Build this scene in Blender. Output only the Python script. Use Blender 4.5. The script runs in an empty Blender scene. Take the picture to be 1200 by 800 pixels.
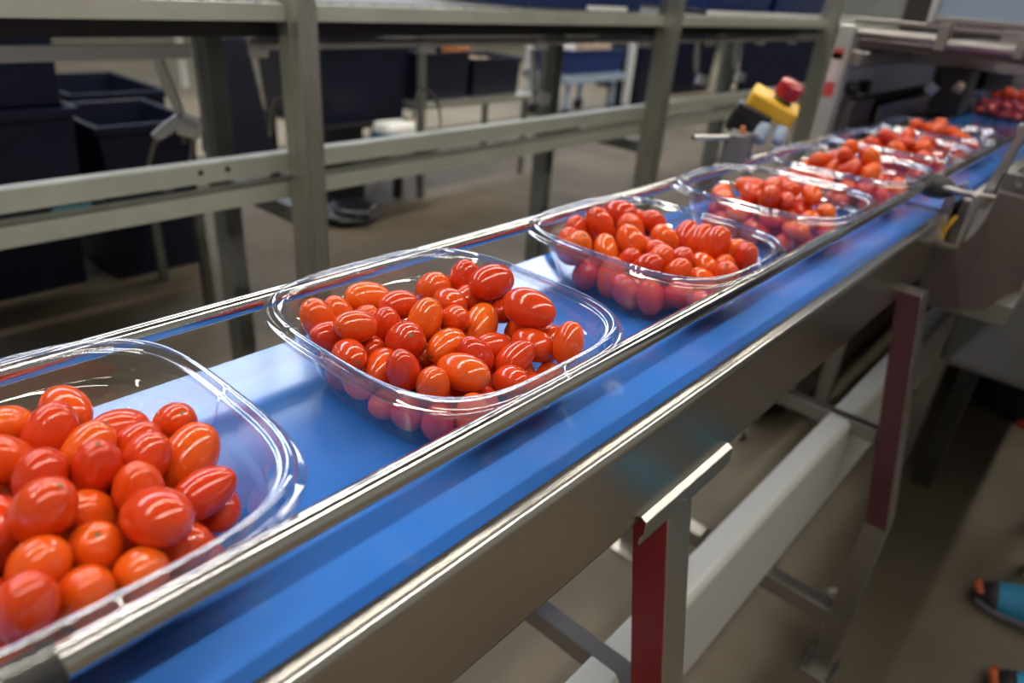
import bpy, bmesh, math, random, json
from mathutils import Vector, Matrix
S = bpy.context.scene
COL = S.collection
PI = math.pi
# ------------------------------------------------------------------ camera
FW = Vector((-0.5721, 0.6792, -0.4603)); RT = Vector((0.7390, 0.6700, 0.0709))
FW.normalize(); RT = (RT - FW*RT.dot(FW)).normalized(); UP = RT.cross(FW)
cam = bpy.data.objects.new('camera', bpy.data.cameras.new('camera')); COL.objects.link(cam)
cam.matrix_world = Matrix(((RT.x, UP.x, -FW.x, .325), (RT.y, UP.y, -FW.y, 0), (RT.z, UP.z, -FW.z, 1.12), (0, 0, 0, 1)))
cam.data.sensor_width = 36; cam.data.lens = 36*820/1200; cam.data.clip_start = .02
cam.data.dof.use_dof = True; cam.data.dof.focus_distance = .46; cam.data.dof.aperture_fstop = 4.8
S.camera = cam
S.view_settings.view_transform = 'Standard'; S.view_settings.look = 'None'
S.view_settings.gamma = 1; S.view_settings.use_curve_mapping = False
S.view_settings.exposure = 0.12
S.cycles.transparent_max_bounces = 40; S.cycles.max_bounces = 8
S.cycles.use_denoising = True
# ------------------------------------------------------------------ world
w = bpy.data.worlds.new('world'); S.world = w; w.use_nodes = True
w.node_tree.nodes['Background'].inputs[0].default_value = (.8, .85, 1, 1)
w.node_tree.nodes['Background'].inputs[1].default_value = .25
TUBE = 42.0      # fluorescent tubes
PANE = 11.0       # frosted clerestory panes in daylight
# ------------------------------------------------------------------ materials
def mat(name, base=(.5,.5,.5), rough=.5, metal=0.0, spec=.5, coat=0, emit=None, es=1):
    m = bpy.data.materials.new(name); m.use_nodes = True
    b = m.node_tree.nodes['Principled BSDF']
    b.inputs['Base Color'].default_value = (*base, 1); b.inputs['Roughness'].default_value = rough
    b.inputs['Metallic'].default_value = metal; b.inputs['Specular IOR Level'].default_value = spec
    b.inputs['Coat Weight'].default_value = coat; b.inputs['Coat Roughness'].default_value = .05
    if emit: b.inputs['Emission Color'].default_value = (*emit, 1); b.inputs['Emission Strength'].default_value = es
    return m
def noisy(m, scale, c1, c2, vec=(1,1,1), bump=0, rough=None, detail=4, fac=(.35,.65)):
    nt = m.node_tree; N = nt.nodes; L = nt.links; b = N['Principled BSDF']
    tc = N.new('ShaderNodeTexCoord'); mp = N.new('ShaderNodeMapping'); mp.inputs['Scale'].default_value = vec
    no = N.new('ShaderNodeTexNoise'); no.inputs['Scale'].default_value = scale; no.inputs['Detail'].default_value = detail
    L.new(tc.outputs['Object'], mp.inputs[0]); L.new(mp.outputs[0], no.inputs['Vector'])
    cr = N.new('ShaderNodeValToRGB'); cr.color_ramp.elements[0].position = fac[0]; cr.color_ramp.elements[1].position = fac[1]
    cr.color_ramp.elements[0].color = (*c1, 1); cr.color_ramp.elements[1].color = (*c2, 1)
    L.new(no.outputs['Fac'], cr.inputs[0]); L.new(cr.outputs[0], b.inputs['Base Color'])
    if bump:
        bp = N.new('ShaderNodeBump'); bp.inputs['Strength'].default_value = bump; bp.inputs['Distance'].default_value = .002
        L.new(no.outputs['Fac'], bp.inputs['Height']); L.new(bp.outputs[0], b.inputs['Normal'])
    if rough:
        mr = N.new('ShaderNodeMapRange'); mr.inputs['To Min'].default_value = rough[0]; mr.inputs['To Max'].default_value = rough[1]
        L.new(no.outputs['Fac'], mr.inputs[0]); L.new(mr.outputs[0], b.inputs['Roughness'])
    return m
M = {}
M['steel'] = noisy(mat('brushed_steel', rough=.3, metal=1), 6, (.50,.48,.45), (.58,.56,.53), (1,.3,1), rough=(.27,.38))
M['panel'] = noisy(mat('panel_steel', rough=.25, metal=1), 6, (.56,.53,.49), (.63,.60,.56), (1,.2,1), rough=(.20,.27))
M['stringer'] = mat('stringer_steel', (.62,.62,.61), .42, .2)
M['rod'] = mat('polished_steel', (.72,.70,.66), .12, 1)
M['steel_dark'] = noisy(mat('dull_steel', rough=.4, metal=1), 8, (.34,.32,.32), (.42,.40,.39), rough=(.35,.5))
M['satin'] = noisy(mat('satin_steel', rough=.45, metal=.8), 5, (.62,.62,.62), (.72,.72,.71), (1,.3,1), rough=(.4,.5))
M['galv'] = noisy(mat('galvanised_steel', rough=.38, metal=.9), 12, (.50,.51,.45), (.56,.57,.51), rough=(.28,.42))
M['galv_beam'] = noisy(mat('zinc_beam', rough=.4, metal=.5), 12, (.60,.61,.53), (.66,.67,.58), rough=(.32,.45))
M['galv_dark'] = noisy(mat('shaded_galvanised_steel', rough=.5, metal=.6), 12, (.17,.175,.165), (.21,.215,.20))  # darker galvanised copy; shade under and behind the deck put into the colour
M['belt'] = noisy(mat('blue_belt', rough=.2, spec=.55), 14, (.032,.155,.52), (.040,.172,.56), rough=(.12,.18))
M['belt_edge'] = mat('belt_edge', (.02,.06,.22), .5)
M['floor'] = noisy(mat('concrete', rough=.65), 2.3, (.076,.059,.039), (.156,.127,.090), bump=.15, detail=8, fac=(.3,.72))
M['wall'] = noisy(mat('wall_paint', rough=.8), 3, (.20,.20,.185), (.24,.24,.22))
M['ceil'] = noisy(mat('ceiling_deck', rough=.8), 3, (.10,.10,.105), (.13,.13,.13))
M['tube'] = mat('tube_glow', (.9,.9,.9), .5, emit=(1,.94,.82), es=TUBE)
M['pane'] = mat('daylit_frosted_pane', (.8,.85,.9), .5, emit=(.80,.86,1.0), es=PANE)
M['bedpaint'] = mat('dark_bed_paint', (.030,.026,.024), .5)
M['white'] = mat('white_plastic', (.85,.85,.85), .35)
M['paint'] = mat('white_paint', (.6,.62,.64), .4)
M['black'] = mat('black_plastic', (.015,.015,.017), .35)
M['black_soft'] = mat('black_sleeve', (.03,.03,.034), .55)
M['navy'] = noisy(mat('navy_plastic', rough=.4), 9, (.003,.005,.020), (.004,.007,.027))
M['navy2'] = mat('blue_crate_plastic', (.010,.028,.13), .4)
M['cloth'] = mat('navy_cloth', (.010,.012,.03), .9)
M['red'] = mat('red_button', (.36,.012,.012), .3, coat=.3)
M['yellow'] = mat('yellow_box', (.80,.47,.03), .42)
M['green'] = mat('green_ring', (.02,.12,.04), .4)
M['red_reflect'] = noisy(mat('red_reflection_face', rough=.4, metal=.35), 5, (.22,.008,.016), (.28,.012,.02))  # red reflection in the near steel leg, put into the colour
M['maroon'] = noisy(mat('maroon_reflection_face', rough=.4, metal=.5), 5, (.12,.045,.06), (.16,.06,.075))  # purplish reflection in the far steel leg, painted as its colour
M['brownplate'] = noisy(mat('tinted_steel', rough=.45, metal=.7), 5, (.14,.115,.115), (.19,.155,.15))
M['grey'] = mat('grey_enamel', (.17,.17,.19), .4)
M['greyblock'] = mat('grey_block', (.13,.135,.15), .45)
M['label_red'] = mat('label_red', (.55,.06,.06), .5); M['label_white'] = mat('label_white', (.62,.5,.52), .5)
M['cable'] = mat('grey_cable', (.32,.26,.22), .5)
M['teal'] = mat('teal_plastic', (.03,.12,.15), .5)
M['beige'] = mat('beige_card', (.5,.38,.27), .7)
M['orange'] = mat('orange_plastic', (.6,.2,.05), .5)
M['shoe_blue'] = noisy(mat('shoe_mesh', rough=.6), 40, (.02,.22,.42), (.03,.30,.52)); M['shoe_black'] = mat('shoe_rubber', (.02,.02,.024), .6)
M['shoe_orange'] = mat('shoe_orange', (.50,.09,.03), .5); M['sole'] = mat('shoe_sole', (.16,.15,.17), .6)
M['skin'] = mat('skin', (.5,.3,.22), .5); M['overall'] = mat('work_clothes', (.015,.018,.04), .85); M['hair'] = mat('hair', (.03,.02,.015), .6)
M['frost'] = mat('blue_white_guard', (.30,.38,.50), .25)
M['scar'] = mat('stem_scar', (.14,.13,.03), .6); M['tip'] = mat('blossom_tip', (.25,.08,.02), .5)
def clear(name, tint, base, gain, rough):
    m = bpy.data.materials.new(name); m.use_nodes = True; nt = m.node_tree; N = nt.nodes; L = nt.links
    for n in list(N): N.remove(n)
    out = N.new('ShaderNodeOutputMaterial'); mx = N.new('ShaderNodeMixShader'); tr = N.new('ShaderNodeBsdfTransparent'); gl = N.new('ShaderNodeBsdfGlossy')
    tr.inputs[0].default_value = (*tint, 1); gl.inputs['Color'].default_value = (1, 1, 1, 1); gl.inputs['Roughness'].default_value = rough
    lw = N.new('ShaderNodeLayerWeight'); lw.inputs['Blend'].default_value = .5
    pw = N.new('ShaderNodeMath'); pw.operation = 'POWER'; pw.inputs[1].default_value = 3.2
    ma = N.new('ShaderNodeMath'); ma.operation = 'MULTIPLY_ADD'; ma.inputs[1].default_value = gain; ma.inputs[2].default_value = base; ma.use_clamp = True
    L.new(lw.outputs['Facing'], pw.inputs[0]); L.new(pw.outputs[0], ma.inputs[0]); L.new(ma.outputs[0], mx.inputs[0])
    L.new(tr.outputs[0], mx.inputs[1]); L.new(gl.outputs[0], mx.inputs[2]); L.new(mx.outputs[0], out.inputs[0])
    return m
M['clear'] = clear('clear_plastic', (.965,.96,.975), .075, .75, .045)
M['rim'] = clear('clear_plastic_rim', (.85,.85,.88), .23, .75, .08)
# tomato skin, each fruit its own tint between deep red and orange red
def tomato_mat():
    m = mat('tomato_skin', rough=.16, spec=.55, coat=.25); nt = m.node_tree; N = nt.nodes; L = nt.links; b = N['Principled BSDF']
    oi = N.new('ShaderNodeObjectInfo'); cr = N.new('ShaderNodeValToRGB')
    e = cr.color_ramp.elements; e[0].position = 0; e[0].color = (.56,.026,.006,1); e[1].position = 1; e[1].color = (.78,.125,.008,1)
    k = cr.color_ramp.elements.new(.55); k.color = (.68,.058,.006,1)
    L.new(oi.outputs['Random'], cr.inputs[0])
    tc = N.new('ShaderNodeTexCoord'); no = N.new('ShaderNodeTexNoise'); no.inputs['Scale'].default_value = 60; no.inputs['Detail'].default_value = 2
    L.new(tc.outputs['Object'], no.inputs['Vector'])
    mx = N.new('ShaderNodeMixRGB'); mx.blend_type = 'MIX'; mx.inputs[2].default_value = (.80,.14,.012,1)
    mr = N.new('ShaderNodeMapRange'); mr.inputs['From Min'].default_value = .5; mr.inputs['From Max'].default_value = .8; mr.inputs['To Max'].default_value = .35
    L.new(no.outputs['Fac'], mr.inputs[0]); L.new(mr.outputs[0], mx.inputs[0]); L.new(cr.outputs[0], mx.inputs[1]); L.new(mx.outputs[0], b.inputs['Base Color'])
    b.inputs['Subsurface Weight'].default_value = .12; b.inputs['Subsurface Radius'].default_value = (.006,.0015,.0006); b.inputs['Subsurface Scale'].default_value = 1.0
    return m
M['tomato'] = tomato_mat()
# ------------------------------------------------------------------ builders
def link(name, bm, m, parent=None, smooth=False, bevel=0):
    me = bpy.data.meshes.new(name); bmesh.ops.recalc_face_normals(bm, faces=bm.faces[:]); bm.to_mesh(me); bm.free()
    me.materials.append(m if not isinstance(m, str) else M[m])
    o = bpy.data.objects.new(name, me); COL.objects.link(o)
    if smooth:
        for p in me.polygons: p.use_smooth = True
    if parent: o.parent = parent; o.matrix_parent_inverse = Matrix.Translation(-parent.location)
    if bevel:
        md = o.modifiers.new('bevel', 'BEVEL'); md.width = bevel; md.segments = 3; md.limit_method = 'ANGLE'
    return o
def thing(name, label, cat, loc=(0,0,0), group=None):
    o = bpy.data.objects.new(name, None); COL.objects.link(o); o.location = loc; o.empty_display_size = .05
    o['label'] = label; o['category'] = cat
    if group: o['group'] = group
    return o
def tag(o, label, cat, group=None):
    o['label'] = label; o['category'] = cat
    if group: o['group'] = group
    return o
def struct(o): o['kind'] = 'structure'; return o
def box(bm, x0, x1, y0, y1, z0, z1, taper=0, shear=(0,0)):
    v = []
    for z, t, s in ((z0, taper, 0), (z1, 0, 1)):
        for x, y in ((x0+t, y0+t), (x1-t, y0+t), (x1-t, y1-t), (x0+t, y1-t)):
            v.append(bm.verts.new((x+shear[0]*s, y+shear[1]*s, z)))
    for f in ((3,2,1,0), (4,5,6,7), (0,1,5,4), (1,2,6,5), (2,3,7,6), (3,0,4,7)): bm.faces.new([v[i] for i in f])
    return v
def BX(name, m, parent, *a, bevel=.002, **k):
    bm = bmesh.new(); box(bm, *a, **k); return link(name, bm, m, parent, bevel=bevel)
def prism(bm, pts, axis, a, b):
    """closed outline pts extruded from a to b along axis"""
    def P(p, t): return {'x': (t, p[0], p[1]), 'y': (p[0], t, p[1]), 'z': (p[0], p[1], t)}[axis]
    A = [bm.verts.new(P(p, a)) for p in pts]; B = [bm.verts.new(P(p, b)) for p in pts]
    n = len(pts); bm.faces.new(A); bm.faces.new(B[::-1])
    for i in range(n): bm.faces.new((A[i], A[(i+1) % n], B[(i+1) % n], B[i]))
def strip(pts, th):
    """open polyline -> closed outline of thickness th on its right hand side"""
    off = []
    for i, p in enumerate(pts):
        d = Vector((0, 0))
        if i > 0: d += (Vector(p)-Vector(pts[i-1])).normalized()
        if i < len(pts)-1: d += (Vector(pts[i+1])-Vector(p)).normalized()
        d.normalize(); off.append((p[0]-d.y*-th*-1, p[1]-d.x*th) if False else (p[0]+d.y*th, p[1]-d.x*th))
    return pts + off[::-1]
def tube(bm, pts, r, n=12, cap=True):
    pts = [Vector(p) for p in pts]; rings = []; ref = None
    for i, p in enumerate(pts):
        d = (pts[min(i+1, len(pts)-1)]-pts[max(i-1, 0)]).normalized()
        if ref is None: ref = Vector((0, 0, 1)) if abs(d.z) < .9 else Vector((1, 0, 0))
        u = (ref-d*ref.dot(d)).normalized(); ref = u; v = d.cross(u); rr = r[i] if isinstance(r, (list, tuple)) else r
        rings.append([bm.verts.new(p+(u*math.cos(2*PI*k/n)+v*math.sin(2*PI*k/n))*rr) for k in range(n)])
    for a, b in zip(rings, rings[1:]):
        for k in range(n): bm.faces.new((a[k], a[(k+1) % n], b[(k+1) % n], b[k]))
    if cap: bm.faces.new(rings[0][::-1]); bm.faces.new(rings[-1])
def TB(name, m, parent, pts, r, n=12):
    bm = bmesh.new(); tube(bm, pts, r, n); o = link(name, bm, m, parent, smooth=True)
    md = o.modifiers.new('e', 'EDGE_SPLIT'); md.split_angle = math.radians(50); return o
def curvept(ctrl, n=24):
    out = []; c = [Vector(p) for p in ctrl]; c = [c[0]*2-c[1]]+c+[c[-1]*2-c[-2]]
    for i in range(1, len(c)-2):
        for k in range(n):
            t = k/n; a, b, d, e = c[i-1:i+3]
            out.append(.5*((2*b)+(-a+d)*t+(2*a-5*b+4*d-e)*t*t+(-a+3*b-3*d+e)*t**3))
    out.append(c[-2]); return out
# ------------------------------------------------------------------ the hall
ZB = .85
RX0, RX1, RY0, RY1, RZ = -9.5, 5.5, -5.5, 16.0, 7.9
def slab(name, m, *a): return struct(BX(name, m, None, *a, bevel=0))
slab('floor', 'floor', RX0-.2, RX1+.2, RY0-.2, RY1+.2, -.12, 0)
M['aisle'] = noisy(mat('lit_aisle_floor', rough=.55), 1.5, (.30,.255,.18), (.38,.335,.245), detail=6)  # beige far floor; its brighter light is put into the colour
slab('floor_aisle_lit', 'aisle', RX0, -4.0, RY0, RY1, 0, .003)  # thin slab added for the brightly lit far floor
slab('ceiling', 'ceil', RX0-.2, RX1+.2, RY0-.2, RY1+.2, RZ, RZ+.15)
slab('wall_right', 'wall', RX1, RX1+.2, RY0, RY1, 0, RZ)
slab('wall_back', 'wall', RX0, RX1, RY0-.2, RY0, 0, RZ)
slab('wall_far', 'wall', RX0, RX1, RY1, RY1+.2, 0, RZ)
bm = bmesh.new(); WZ0, WZ1 = 6.30, 7.70
box(bm, RX0-.2, RX0, RY0, RY1, 0, WZ0); box(bm, RX0-.2, RX0, RY0, RY1, WZ1, RZ)
struct(link('wall_left', bm, 'wall'))
ny = 4; wy = (RY1-RY0)/ny
for i in range(ny):
    y0 = RY0+i*wy; y1 = y0+wy
    f = BX('window_%d' % (i+1), 'pane', None, RX0-.12, RX0-.10, y0, y1, WZ0, WZ1, bevel=0); struct(f)
    bm = bmesh.new()
    box(bm, RX0-.16, RX0-.04, y0, y0+.05, WZ0, WZ1); box(bm, RX0-.16, RX0-.04, y1-.05, y1, WZ0, WZ1)
    link('window_frame', bm, 'paint', f)
# rows of fluorescent battens hung under the ceiling
rows = [(2.05, 5.0), (-1.7, 5.0)]
for rx, rz in rows:
    for y0 in (-4.6, -1.55, 1.5, 4.55, 7.6, 10.65):
        y1 = y0+2.95
        side = 'right' if rx > 0 else 'left'
        t = thing('ceiling_light', 'white fluorescent batten, %s row above the hall, %s' % (side, {-4.6:'rearmost behind the camera',-1.55:'second from the rear wall',1.5:'over the tray belt',4.55:'over the wrapping machine',7.6:'second from the far wall',10.65:'farthest from the camera'}[y0]), 'light', (rx, (y0+y1)/2, rz), 'fluorescent battens, %s row' % side)
        BX('housing', 'paint', t, rx-.09, rx+.09, y0, y1, rz+.03, rz+.09)
        BX('tube', 'tube', t, rx-.075, rx+.075, y0+.02, y1-.02, rz, rz+.03, bevel=0)
        bm = bmesh.new(); tube(bm, [(rx, y0+.3, rz+.09), (rx, y0+.3, RZ)], .006, 6); tube(bm, [(rx, y1-.3, rz+.09), (rx, y1-.3, RZ)], .006, 6)
        link('hanger', bm, 'galv', t)
# ------------------------------------------------------------------ belt conveyor
YE = 1.215; Y0 = -.42
cv = thing('belt_conveyor', 'stainless belt conveyor with blue belt and round guide rails carrying the tomato trays', 'conveyor', (0, .4, 0))
bm = bmesh.new(); prism(bm, [(-.127, ZB-.0025), (.127, ZB-.0025), (.127, ZB), (-.127, ZB)], 'y', Y0, YE); link('belt', bm, 'belt', cv)
bm = bmesh.new(); box(bm, -.124, .124, Y0+.01, YE-.02, ZB-.012, ZB-.0035); link('slider_bed', bm, 'steel_dark', cv)
bm = bmesh.new(); box(bm, -.12, .12, Y0+.02, YE-.02, ZB-.066, ZB-.062); link('return_belt', bm, 'belt_edge', cv)
def side_profile(s):
    arc = [(.1347+.0065*math.sin(a), ZB-.0048+.0065*math.cos(a)) for a in [math.radians(d) for d in range(8, 91, 10)]]
    p = [(.1285, ZB-.012), (.1285, ZB+.0014), (.1292, ZB+.0024), (.1300, ZB+.0022)] + arc + [(.1412, ZB-.0075), (.1412, ZB-.009), (.1412, ZB-.086), (.1412, ZB-.088), (.1400, ZB-.0905), (.118, ZB-.0905)]
    return [(s*x, z-(.007 if s < 0 else 0)) for x, z in p]
for s, ys in ((1, ((Y0, .655), (.6555, YE))), (-1, ((Y0, YE),))):
    for a, b in ys:
        bm = bmesh.new(); prism(bm, strip(side_profile(s), .0016*s), 'y', a, b)
        o = link('side_panel', bm, 'panel', cv, smooth=True); md = o.modifiers.new('e', 'EDGE_SPLIT'); md.split_angle = math.radians(40)
# guide rails
RODS = ((.1058, .895), (-.1205, .895))
for (rx, rz), ya in zip(RODS, (.018, Y0)):
    g = TB('guide_rail', 'rod', cv, [(rx, ya, rz), (rx, 1.86, rz)], .0072, 32)
    if rx > 0:
        s_ = TB('rail_sleeve', 'black_soft', g, [(rx, -.20, rz), (rx, .027, rz)], .0085, 28); s_['label'] = 'black plastic sleeve over the rail end'
for s, yy in ((-1, .02), (-1, .62), (-1, 1.17), (1, -.30), (1, 1.18)):    # rail brackets outside the picture or behind trays
    x = RODS[0][0] if s > 0 else RODS[1][0]
    bm = bmesh.new()
    if s > 0: tube(bm, [(x+.004, yy, .893), (.165, yy, .893), (.172, yy, .888), (.172, yy, .815), (.142, yy, .81)], .005, 10)
    else: tube(bm, [(x-.004, yy, .889), (-.150, yy, .872), (-.158, yy, .862), (-.158, yy, .80), (-.142, yy, .80)], .005, 10)
    link('rail_bracket', bm, 'steel_dark', cv, smooth=True)
# legs: leaning outwards from the panel, bent upright lower down
def leg(s, y, xt, zt, slope, zb, wy_, face):
    xo = xt+slope*(zt-zb)
    bmL = bmesh.new(); wx = .034
    P = [(xt, zt), (xt+wx, zt), (xo+wx, zb), (xo+wx, .006), (xo, .006), (xo, zb)]
    prism(bmL, [(s*a, b) for a, b in P], 'y', y, y+wy_)
    L = link('leg', bmL, 'steel_dark' if s < 0 or y > 1 else 'steel', cv, bevel=.003)
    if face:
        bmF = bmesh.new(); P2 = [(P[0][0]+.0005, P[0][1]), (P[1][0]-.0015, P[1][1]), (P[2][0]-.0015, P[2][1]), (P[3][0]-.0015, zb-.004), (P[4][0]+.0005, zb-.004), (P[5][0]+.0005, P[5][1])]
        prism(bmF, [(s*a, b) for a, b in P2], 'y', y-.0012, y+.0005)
        q = link('side_reflection', bmF, face, L); q['label'] = 'red reflection painted on the side of the leg' if face == 'red_reflect' else 'dark maroon reflection painted on the side of the leg'  # thin plate carrying the painted reflection on the steel leg
    bmf = bmesh.new(); box(bmf, min(s*(xo-.012), s*(xo+wx+.012)), max(s*(xo-.012), s*(xo+wx+.012)), y-.014, y+wy_+.014, 0, .007)
    f = link('foot_plate', bmf, 'steel', L, bevel=.002)
    return xo
for s in (1, -1):
    leg(s, .428, .1085, .757, .165, .36, .040, 'red_reflect' if s > 0 else None)
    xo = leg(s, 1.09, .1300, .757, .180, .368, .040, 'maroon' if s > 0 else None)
for y in (.428, 1.09):
    xx = .205 if y > 1 else .18
    BX('cross_tube', 'steel_dark', cv, -xx, xx, y+.004, y+.036, .115, .152)
    BX('cross_tube', 'steel_dark', cv, -.17, .17 if y > 1 else .14, y+.008, y+.03, .50, .525)
bm = bmesh.new(); tube(bm, [(.198, 1.088, .205), (.188, 1.074, .205)], .006, 6); link('bolt', bm, 'rod', cv)
# bracket under the side panel at the near leg
bm = bmesh.new(); prism(bm, strip([(.1415, .7665), (.1475, .7635), (.1480, .7480), (.1450, .7455), (.1450, .7395)], .0016), 'y', .385, .527)
link('leg_bracket', bm, 'steel', cv, bevel=.0006)
bm = bmesh.new(); tube(bm, [(.1478, .4375, .7525), (.1478, .4475, .7500)], .0013, 8); link('weld', bm, 'rod', cv)
# long stringer inside the legs
bm = bmesh.new(); prism(bm, [(.094, .350), (.130, .350), (.130, .516), (.124, .524), (.094, .524)], 'y', -.30, 1.80); link('stringer', bm, 'stringer', cv, bevel=.003)
bm = bmesh.new(); prism(bm, [(-.13, .350), (-.10, .350), (-.10, .424), (-.13, .424)], 'y', -.30, 1.80); link('stringer', bm, 'steel_dark', cv, bevel=.003)
# rollers at the conveyor end
TB('end_roller', 'steel_dark', cv, [(-.122, YE-.004, ZB-.032), (.122, YE-.004, ZB-.032)], .028, 24)
# ------------------------------------------------------------------ the trays
def se(t, a, b, n):
    c, s_ = math.cos(t), math.sin(t)
    return (a*math.copysign(abs(c)**(2/n), c), b*math.copysign(abs(s_)**(2/n), s_))
NT = 352
def angs():
    # even spacing along the outline
    fine = [2*PI*i/4000 for i in range(4000)]; P = [se(t, .11, .104, 3.6) for t in fine]; L = [0]
    for i in range(1, 4001): L.append(L[-1]+math.dist(P[i % 4000], P[i-1]))
    out = []; j = 0
    for k in range(NT):
        tgt = L[-1]*k/NT
        while L[j+1] < tgt: j += 1
        out.append(fine[j % 4000])
    return out
ANG = angs()
def notch(x, y):
    """how deep the bead is interrupted at an outline point: two breaks on each side"""
    d = 1.0
    for sx in (-1, 1):
        for u in (-.043, .043):
            d = min(d, math.dist((x/.111, y/.104), (sx*.99, u/.104)) / .045 if True else 1)
            d = min(d, math.dist((x/.111, y/.104), (u/.111, sx*.99)) / .045)
    return max(0, min(1, (d-.55)*3))
def ringgrid(levels, fl=None, zfun=None):
    bm = bmesh.new(); R = []
    for li, (a, b, n, z) in enumerate(levels):
        ring = []
        for t in ANG:
            x, y = se(t, a, b, n); zz = z
            if zfun: x, y, zz = zfun(li, x, y, z)
            ring.append(bm.verts.new((x, y, zz)))
        R.append(ring)
    for p, q in zip(R, R[1:]):
        for k in range(NT): bm.faces.new((p[k], p[(k+1) % NT], q[(k+1) % NT], q[k]))
    if fl: bm.faces.new(R[0][::-1])
    return bm
bowl_levels = [(.050,.046,2.6,.0022), (.066,.061,2.7,.0012), (.0745,.0690,2.8,.0006), (.0785,.0728,2.9,.0018), (.0812,.0754,2.9,.0052), (.0838,.0778,3.0,.0115),
               (.0872,.0808,3.1,.0215), (.0905,.0838,3.2,.0310), (.0925,.0857,3.3,.0375), (.0938,.0870,3.3,.0400), (.0958,.0890,3.4,.0412), (.0966,.0898,3.4,.0425), (.0978,.0909,3.4,.0470),
               (.0990,.0921,3.5,.0520), (.1000,.0931,3.5,.0545)]
rim_levels = [(.1000,.0931,3.5,.0545), (.1006,.0937,3.5,.0565), (.1018,.0949,3.5,.0572), (.1030,.0961,3.5,.0566), (.1036,.0967,3.5,.0580), (.1042,.0973,3.5,.0608), (.1054,.0985,3.5,.0618), (.1070,.1001,3.5,.0616), (.1080,.1011,3.6,.0604),
              (.1086,.1017,3.6,.0575), (.1092,.1023,3.6,.0563), (.1105,.1036,3.6,.0560), (.1118,.1049,3.6,.0556), (.1123,.1054,3.6,.0542), (.1124,.1055,3.6,.0528)]
def rimz(li, x, y, z):
    if 4 <= li <= 9: z = .0566+(z-.0566)*notch(x, y)
    return x, y, z
def bowlz(li, x, y, z):
    # shallow pressed ribs in the wall
    return x, y, z
short_ = ['nearest tray', 'second tray', 'third tray', 'fourth tray', 'fifth tray', 'sixth tray']
TY = [.049, .310, .590, .868, 1.140, 1.410, 1.680]
desc = ['nearest clear tray, cut off by the left edge of the photo', 'second clear tray from the front, in sharp focus on the belt', 'third clear tray from the front, behind the sharp one',
        'fourth clear tray from the front, beside the grey block', 'fifth clear tray, beside the yellow stop box', 'sixth clear tray, just past the end of the first belt', 'farthest clear tray in the row']
short = ['nearest tray', 'second tray, the sharp one', 'third tray from the front', 'fourth tray from the front', 'fifth tray from the front', 'sixth tray from the front', 'farthest tray']
t0 = thing('plastic_tray', desc[0], 'tray', (0, TY[0], ZB), 'clear trays on the belt')
bw = link('bowl', ringgrid(bowl_levels, True), 'clear', None, smooth=True); bw.parent = t0
rm = link('rim', ringgrid(rim_levels, None, rimz), 'rim', None, smooth=True); rm.parent = t0
# embossed arcs near the base of the far wall
trays = [t0]
for i in range(1, 7):
    c = t0.copy(); c.location = (0, TY[i], ZB); c['label'] = desc[i]; COL.objects.link(c)
    for ch in (bw, rm): d = ch.copy(); COL.objects.link(d); d.parent = c
    trays.append(c)
# ------------------------------------------------------------------ the tomatoes
def tomato_mesh(kind):
    """unit fruit: long axis z, half length 1, half width 1, scaled per fruit"""
    bm = bmesh.new(); n = 28; prof = []
    K = 18
    for i in range(K+1):
        t = PI*i/K; z = -math.cos(t); r = math.sin(t)
        if kind == 0: r *= 1+.05*z            # egg
        elif kind == 1: r = r**.92
        else: r *= 1-.07*z; 
        if i == K: z -= .030
        if i == K-1: z -= .004
        if kind == 2 and i == 0: z -= .05
        prof.append((r, z))
    bot = bm.verts.new((0, 0, prof[0][1])); top = bm.verts.new((0, 0, prof[-1][1])); R = []
    for r, z in prof[1:-1]: R.append([bm.verts.new((r*math.cos(2*PI*k/n), r*math.sin(2*PI*k/n), z)) for k in range(n)])
    for k in range(n):
        bm.faces.new((bot, R[0][(k+1) % n], R[0][k])); bm.faces.new((top, R[-1][k], R[-1][(k+1) % n]))
        for a, b in zip(R, R[1:]): bm.faces.new((a[k], a[(k+1) % n], b[(k+1) % n], b[k]))
    o = link('cherry_tomato', bm, 'tomato', None, smooth=True); me = o.data; bpy.data.objects.remove(o); return me
def scar_mesh():
    bm = bmesh.new(); n = 10
    c = bm.verts.new((0, 0, .9815)); A = [bm.verts.new((.085*(1+.25*(k % 2))*math.cos(2*PI*k/n), .085*(1+.25*(k % 2))*math.sin(2*PI*k/n), .992)) for k in range(n)]
    B = [bm.verts.new((v.co.x*.6, v.co.y*.6, .996)) for v in A]
    for k in range(n): bm.faces.new((A[k], A[(k+1) % n], B[(k+1) % n], B[k])); bm.faces.new((B[k], B[(k+1) % n], c))
    o = link('stem_scar', bm, 'scar', None, smooth=True); me = o.data; bpy.data.objects.remove(o); return me
TM = [tomato_mesh(k) for k in range(3)]; SC = scar_mesh()
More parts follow.
